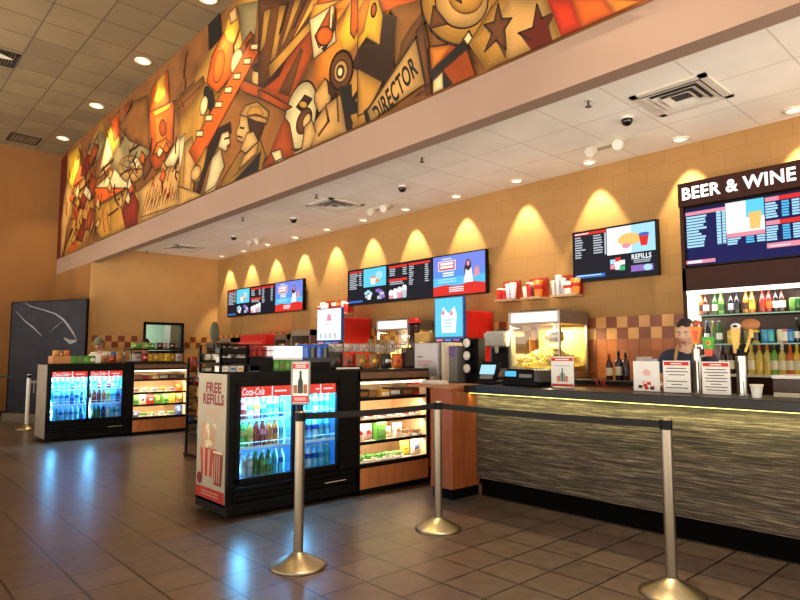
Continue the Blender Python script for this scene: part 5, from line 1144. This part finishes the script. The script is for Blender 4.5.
def head_pt(d):
    x,y,z=d
    jaw=max(0,min(1,(-z-.05)/.8)); px=.074*x*(1-.38*jaw*(1 if y<.3 else .4)); py=.094*y*(1-.10*jaw); pz=.118*z
    if y<0:
        f=-y
        py-=f*(.026*g_(px,.014)*g_(pz+.022,.026)+.010*g_(px,.009)*g_(pz-.005,.02))       # nose and bridge
        py+=f*.012*(g_(px-.032,.018)+g_(px+.032,.018))*g_(pz-.008,.014)                # eye sockets
        py-=f*.005*g_(px,.05)*g_(pz-.03,.012)                                          # brow
        py-=f*.006*g_(px,.022)*g_(pz+.062,.010); py+=f*.003*g_(px,.02)*g_(pz+.076,.008) # lips
        py-=f*.010*g_(px,.022)*g_(pz+.100,.018)                                        # chin
        py-=f*.004*(g_(px-.04,.02)+g_(px+.04,.02))*g_(pz+.025,.02)                     # cheeks
    return Vector((px,py,pz))
def sph_dirs(n,k):
    ds=[(0,0,-1)]; 
    for j in range(1,k):
        ph=-PI/2+PI*j/k
        for i in range(n): t=2*PI*i/n; ds.append((math.cos(ph)*math.cos(t),math.cos(ph)*math.sin(t),math.sin(ph)))
    ds.append((0,0,1)); T_=len(ds)-1; fs=[]
    for i in range(n):
        fs.append((0,1+(i+1)%n,1+i)); fs.append((T_,T_-n+i,T_-n+(i+1)%n))
        for j in range(k-2): fs.append((1+j*n+i,1+j*n+(i+1)%n,1+(j+1)*n+(i+1)%n,1+(j+1)*n+i))
    return ds,fs
def person(loc,rz,H,lab,skin_c,hair_c,shirt_c,head_turn,nod,arms,cap=None,apron=None,lean=0.):
    t=T('person',lab,'person',loc,rz); k=H/1.66
    sk=mat('skin_%d_%d_%d'%skin_c,skin_c,.5,0,.06,20)
    def L(y,z): return y-lean*max(0,z-.95)      # lean forward from the hips
    V=[(0,L(0,.93),.93,(.15,.11)),(0,L(.0,1.06),1.06,(.125,.095)),(0,L(0,1.2),1.2,(.14,.105)),(0,L(0,1.33),1.33,(.135,.09)),(0,L(.005,1.40),1.40,(.06,.055)),(0,L(-.01,1.47),1.47,(.046,.048)),(0,L(-.015,1.53),1.53,(.045,.05))]
    E=[(i,i+1) for i in range(6)]
    cloth=[]; 
    def chain(root,pts):
        a=root
        for p in pts: V.append(p); E.append((a,len(V)-1)); a=len(V)-1
        return a
    armd=[]
    for sx_,(el,wr,hd) in zip((-1,1),arms):
        sh=(sx_*.165,L(.0,1.36),1.36)
        chain(3,[(sx_*.10,L(0,1.365),1.365,.06),(*sh,.056),(*[(a+b)/2 for a,b in zip(sh,el)],.046),(*el,.037),(*[(a*.6+b*.4) for a,b in zip(el,wr)],.035),(*wr,.024)])
        armd.append((sh,el,wr,hd))
    for sx_ in(-1,1): chain(0,[(sx_*.09,0,.85,.085),(sx_*.10,-.01,.50,.06),(sx_*.10,.0,.46,.055),(sx_*.10,.02,.28,.05),(sx_*.10,.03,.09,.036),(sx_*.105,-.05,.035,.035),(sx_*.11,-.14,.025,.03)])
    vs,fs=skin_mesh(V,E,1); b=MB(); b.add(vs,fs,sk,True)
    # hands: palm, four unequal bent fingers and a thumb
    for sx_,(sh,el,wr,hd) in zip((-1,1),armd):
        w=Vector(wr); d=Vector(hd).normalized(); side=d.cross(Vector((0,0,1))).normalized()*sx_*-1; dn=Vector((0,0,-1))
        hv=[(*w,.024),(*(w+d*.04),.032),(*(w+d*.08),.033)]; he=[(0,1),(1,2)]
        v_,f_=skin_mesh(hv,he,1); b.add(v_,f_,sk,True)
        for q,(off,ln) in enumerate(((-.030,.062),(-.010,.074),(.010,.07),(.029,.054))):
            r0=w+d*.075+side*off; p1=r0+d*ln*.45+dn*.006; p2=p1+d*ln*.33+dn*.014; p3=p2+d*ln*.2+dn*.016
            v_,f_=skin_mesh([(*(r0-d*.02),.010),(*r0,.010),(*p1,.009),(*p2,.008),(*p3,.007)],[(0,1),(1,2),(2,3),(3,4)],1); b.add(v_,f_,sk,True)
        r0=w+d*.03-side*.026; p1=r0+d*.026-side*.022+dn*.008; p2=p1+d*.028-side*.004+dn*.01
        v_,f_=skin_mesh([(*(r0+side*.01),.012),(*r0,.012),(*p1,.010),(*p2,.008)],[(0,1),(1,2),(2,3)],1); b.add(v_,f_,sk,True)
    HM=Matrix.Translation((0,L(-.035,1.545),1.545))@Matrix.Rotation(head_turn,4,'Z')@Matrix.Rotation(nod,4,'X')
    ds,hf=sph_dirs(40,30); b.add([HM@head_pt(d) for d in ds],hf,sk,True)
    for sx_ in(-1,1):
        e=MB(); e.sphere((0,0,0),(.008,.018,.030),sk,10,8); b.add([HM@(Matrix.Translation((sx_*.073,.005,-.005))@Matrix.Rotation(sx_*.25,4,'Z')@Vector(v)) for v in e.v],e.f,sk,True)
    o=b.build('body',t); rm=o.modifiers.new('join','REMESH'); rm.mode='VOXEL'; rm.voxel_size=.0055; rm.use_smooth_shade=True
    sm=o.modifiers.new('soft','SMOOTH'); sm.factor=.5; sm.iterations=2
    # face
    we=mat('eye_white',(226,220,212),.3,0,.02); ir=mat('eye_dark',(44,30,24),.2,0,.05)
    for sx_ in(-1,1):
        e=MB(); e.sphere((sx_*.031,-.0775,.006),(.014,.010,.0075),we,12,8).sphere((sx_*.031,-.0865,.005),(.006,.003,.006),ir,8,6); e.v=[tuple(HM@Vector(v)) for v in e.v]; e.build('eye',t)
        e=MB(); e.tube([(sx_*.014,-.0935,.026),(sx_*.032,-.0905,.031),(sx_*.05,-.078,.025)],.0035,mat('brow_%d_%d_%d'%hair_c,hair_c,.8),6); e.v=[tuple(HM@Vector(v)) for v in e.v]; e.build('eyebrow',t)
    e=MB(); lp=mat('lip_pink',(170,92,84),.4,0,.05); e.sphere((0,-.0935,-.0595),(.021,.006,.0045),lp,12,6).sphere((0,-.093,-.0665),(.018,.006,.0045),lp,12,6); e.v=[tuple(HM@Vector(v)) for v in e.v]; e.build('lips',t)
    # hair: shell over skull, swept back, with a bun or low nape
    hm=mat('hair_%d_%d_%d'%hair_c,hair_c,.55,0,.25,40,stretch=(1,1,6)); h=MB(); ds,hf=sph_dirs(40,30)
    def keep(d): x,y,z=d; return z>.42+.10*g_(x,.35)-.0 if y<-.35 else (z>-.05+(.45 if y<-.05 else 0)-(.55 if y>.2 else 0))
    hv=[]
    for d in ds: 
        p=head_pt((d[0],max(d[1],-1),d[2])); hv.append(HM@(Vector(p)*1.075+Vector((0,.004,.006))+Vector(d)*.004*math.sin(d[0]*40+d[1]*9)))
    h.add(hv,[f for f in hf if all(keep(ds[i]) for i in f)],hm,True)
    if not cap: e=MB(); e.sphere((0,.10,.0),(.045,.035,.05),hm,14,10); h.add([HM@Vector(v) for v in e.v],e.f,hm,True)
    ho=h.build('hair',t); so=ho.modifiers.new('thick','SOLIDIFY'); so.thickness=.012
    if cap:
        c=MB(); cm=mat('cap_%d_%d_%d'%cap,cap,.7,0,.1); cv=[HM@(head_pt(d)*1.11+Vector((0,.0,.012))) for d in ds]
        c.add(cv,[f for f in hf if all(ds[i][2]>.34 for i in f)],cm,True)
        bv=[];n=13
        for i in range(n):
            a=-PI*(.15+.7*i/(n-1)); bv.append(HM@Vector((.078*math.cos(a),.09*math.sin(a)-.0,.05))); bv.append(HM@Vector((.082*math.cos(a),.09*math.sin(a)-.065*math.sin(PI*i/(n-1)),.038)))
        c.add(bv,[(2*i,2*i+1,2*i+3,2*i+2) for i in range(n-1)],cm,True); co=c.build('cap',t); q=co.modifiers.new('thick','SOLIDIFY'); q.thickness=.006
    # clothes follow the body a little outside it
    sm_=mat('shirt_%d_%d_%d'%shirt_c,shirt_c,.8,0,.14,8)
    V2=[(0,L(0,.90),.90,(.168,.128)),(0,L(0,1.06),1.06,(.143,.113)),(0,L(0,1.2),1.2,(.158,.122)),(0,L(0,1.33),1.33,(.152,.106)),(0,L(.005,1.405),1.405,(.072,.068))]; E2=[(0,1),(1,2),(2,3),(3,4)]
    for sx_,(sh,el,wr,hd) in zip((-1,1),armd):
        V,E=V2,E2; mid=[(a*.3+b*.7) for a,b in zip(sh,el)]
        a=3
        for p in [(sx_*.10,L(0,1.365),1.365,.074),(*sh,.072),(*[(p+q)/2 for p,q in zip(sh,el)],.063),(*mid,.060)]: V2.append(p); E2.append((a,len(V2)-1)); a=len(V2)-1
    v_,f_=skin_mesh(V2,E2,2); MB().add(v_,f_,sm_,True).build('shirt',t)
    tv_=[(0,0,.93,(.165,.125)),]; te=[]
    for sx_ in(-1,1):
        a=0
        for p in [(sx_*.09,0,.85,.10),(sx_*.10,-.01,.50,.08),(sx_*.10,.02,.28,.07),(sx_*.10,.03,.10,.06)]: tv_.append(p); te.append((a,len(tv_)-1)); a=len(tv_)-1
    v_,f_=skin_mesh(tv_,te,2); MB().add(v_,f_,mat('trousers_black',(24,24,28),.8,0,.1),True).build('trousers',t)
    for sx_ in(-1,1): MB().lathe([(.05,0),(.056,.02),(.05,.05),(.03,.075),(.0,.08)],M_blk,(sx_*.108,-.05,0),16,True,1.0,2.3).build('shoe',t)
    if apron:
        am_=mat('apron_black',(18,18,20),.8,0,.1); st_=mat('apron_strap_tan',(186,150,96),.7,0,.1)
        a=MB(); n=9; pv=[]
        for j in range(8):
            z=.55+.70*j/7
            for i in range(n):
                u=i/(n-1)*2-1; w=.17 if z<1.08 else .17-.07*(z-1.08)/.17; pv.append((u*w,L(-.145+.035*u*u-(.0 if z>.9 else 0),z),z))
        a.add(pv,[(j*n+i,j*n+i+1,(j+1)*n+i+1,(j+1)*n+i) for j in range(7) for i in range(n-1)],am_,True); o=a.build('apron',t); q=o.modifiers.new('thick','SOLIDIFY'); q.thickness=.006
        for sx_ in(-1,1):
            a=MB(); pts=[(sx_*.095,L(-.128,1.25),1.25),(sx_*.092,L(-.125,1.33),1.33),(sx_*.082,L(-.098,1.39),1.39),(sx_*.07,L(-.05,1.435),1.435),(sx_*.062,L(.02,1.45),1.45)]
            a.tube(pts,.013,st_,8); a.build('apron_strap',t,label='tan apron strap')
    return t
by_=5.36; bxp=sx(686.5,335,by_)
person((bxp,by_,0),R(22),1.66,'bartender with pulled back dark hair, navy shirt and tan apron straps behind the bar',(222,178,152),(40,26,20),(44,52,74),R(-20),R(12),
  [((-.235,-.03,1.12),(-.17,-.26,1.10),(.3,-1,-.1)),((.235,-.03,1.12),(.15,-.26,1.10),(-.3,-1,-.1))],None,True)
person((-12.05,3.60,0),R(35),1.66,'worker in a grey-green cap and pale shirt behind the far drinks cooler',(190,140,110),(60,44,34),(206,200,190),R(20),R(22),
  [((-.29,-.12,1.12),(-.17,-.36,1.12),(.3,-1,-.1)),((.29,-.12,1.12),(.17,-.36,1.12),(-.3,-1,-.1))],(92,100,80),None,.18)
person((-12.3,4.44,0),R(70),1.75,'worker with dark hair in front of the end wall window behind the far snack case',(180,130,100),(26,20,18),(60,56,52),R(10),R(14),
  [((-.29,-.12,1.12),(-.17,-.34,1.12),(.3,-1,-.1)),((.29,-.12,1.12),(.17,-.34,1.12),(-.3,-1,-.1))],None,None,.05)

# ---------- light that fills the lobby behind the camera ----------
w=bpy.data.worlds.new('world'); sc.world=w; w.use_nodes=True
WN=w.node_tree.nodes; WL=w.node_tree.links; bg=WN['Background']
# the unseen lobby: ambient glow, boosted below the horizon to brighten the low ceiling
tc=WN.new('ShaderNodeTexCoord'); sp_=WN.new('ShaderNodeSeparateXYZ'); WL.new(tc.outputs['Generated'],sp_.inputs[0])
mr=WN.new('ShaderNodeMapRange'); mr.inputs[1].default_value=-.12; mr.inputs[2].default_value=.12; mr.inputs[3].default_value=4.3; mr.inputs[4].default_value=.75
WL.new(sp_.outputs['Z'],mr.inputs[0]); WL.new(mr.outputs[0],bg.inputs[1]); bg.inputs[0].default_value=(1,.89,.75,1)
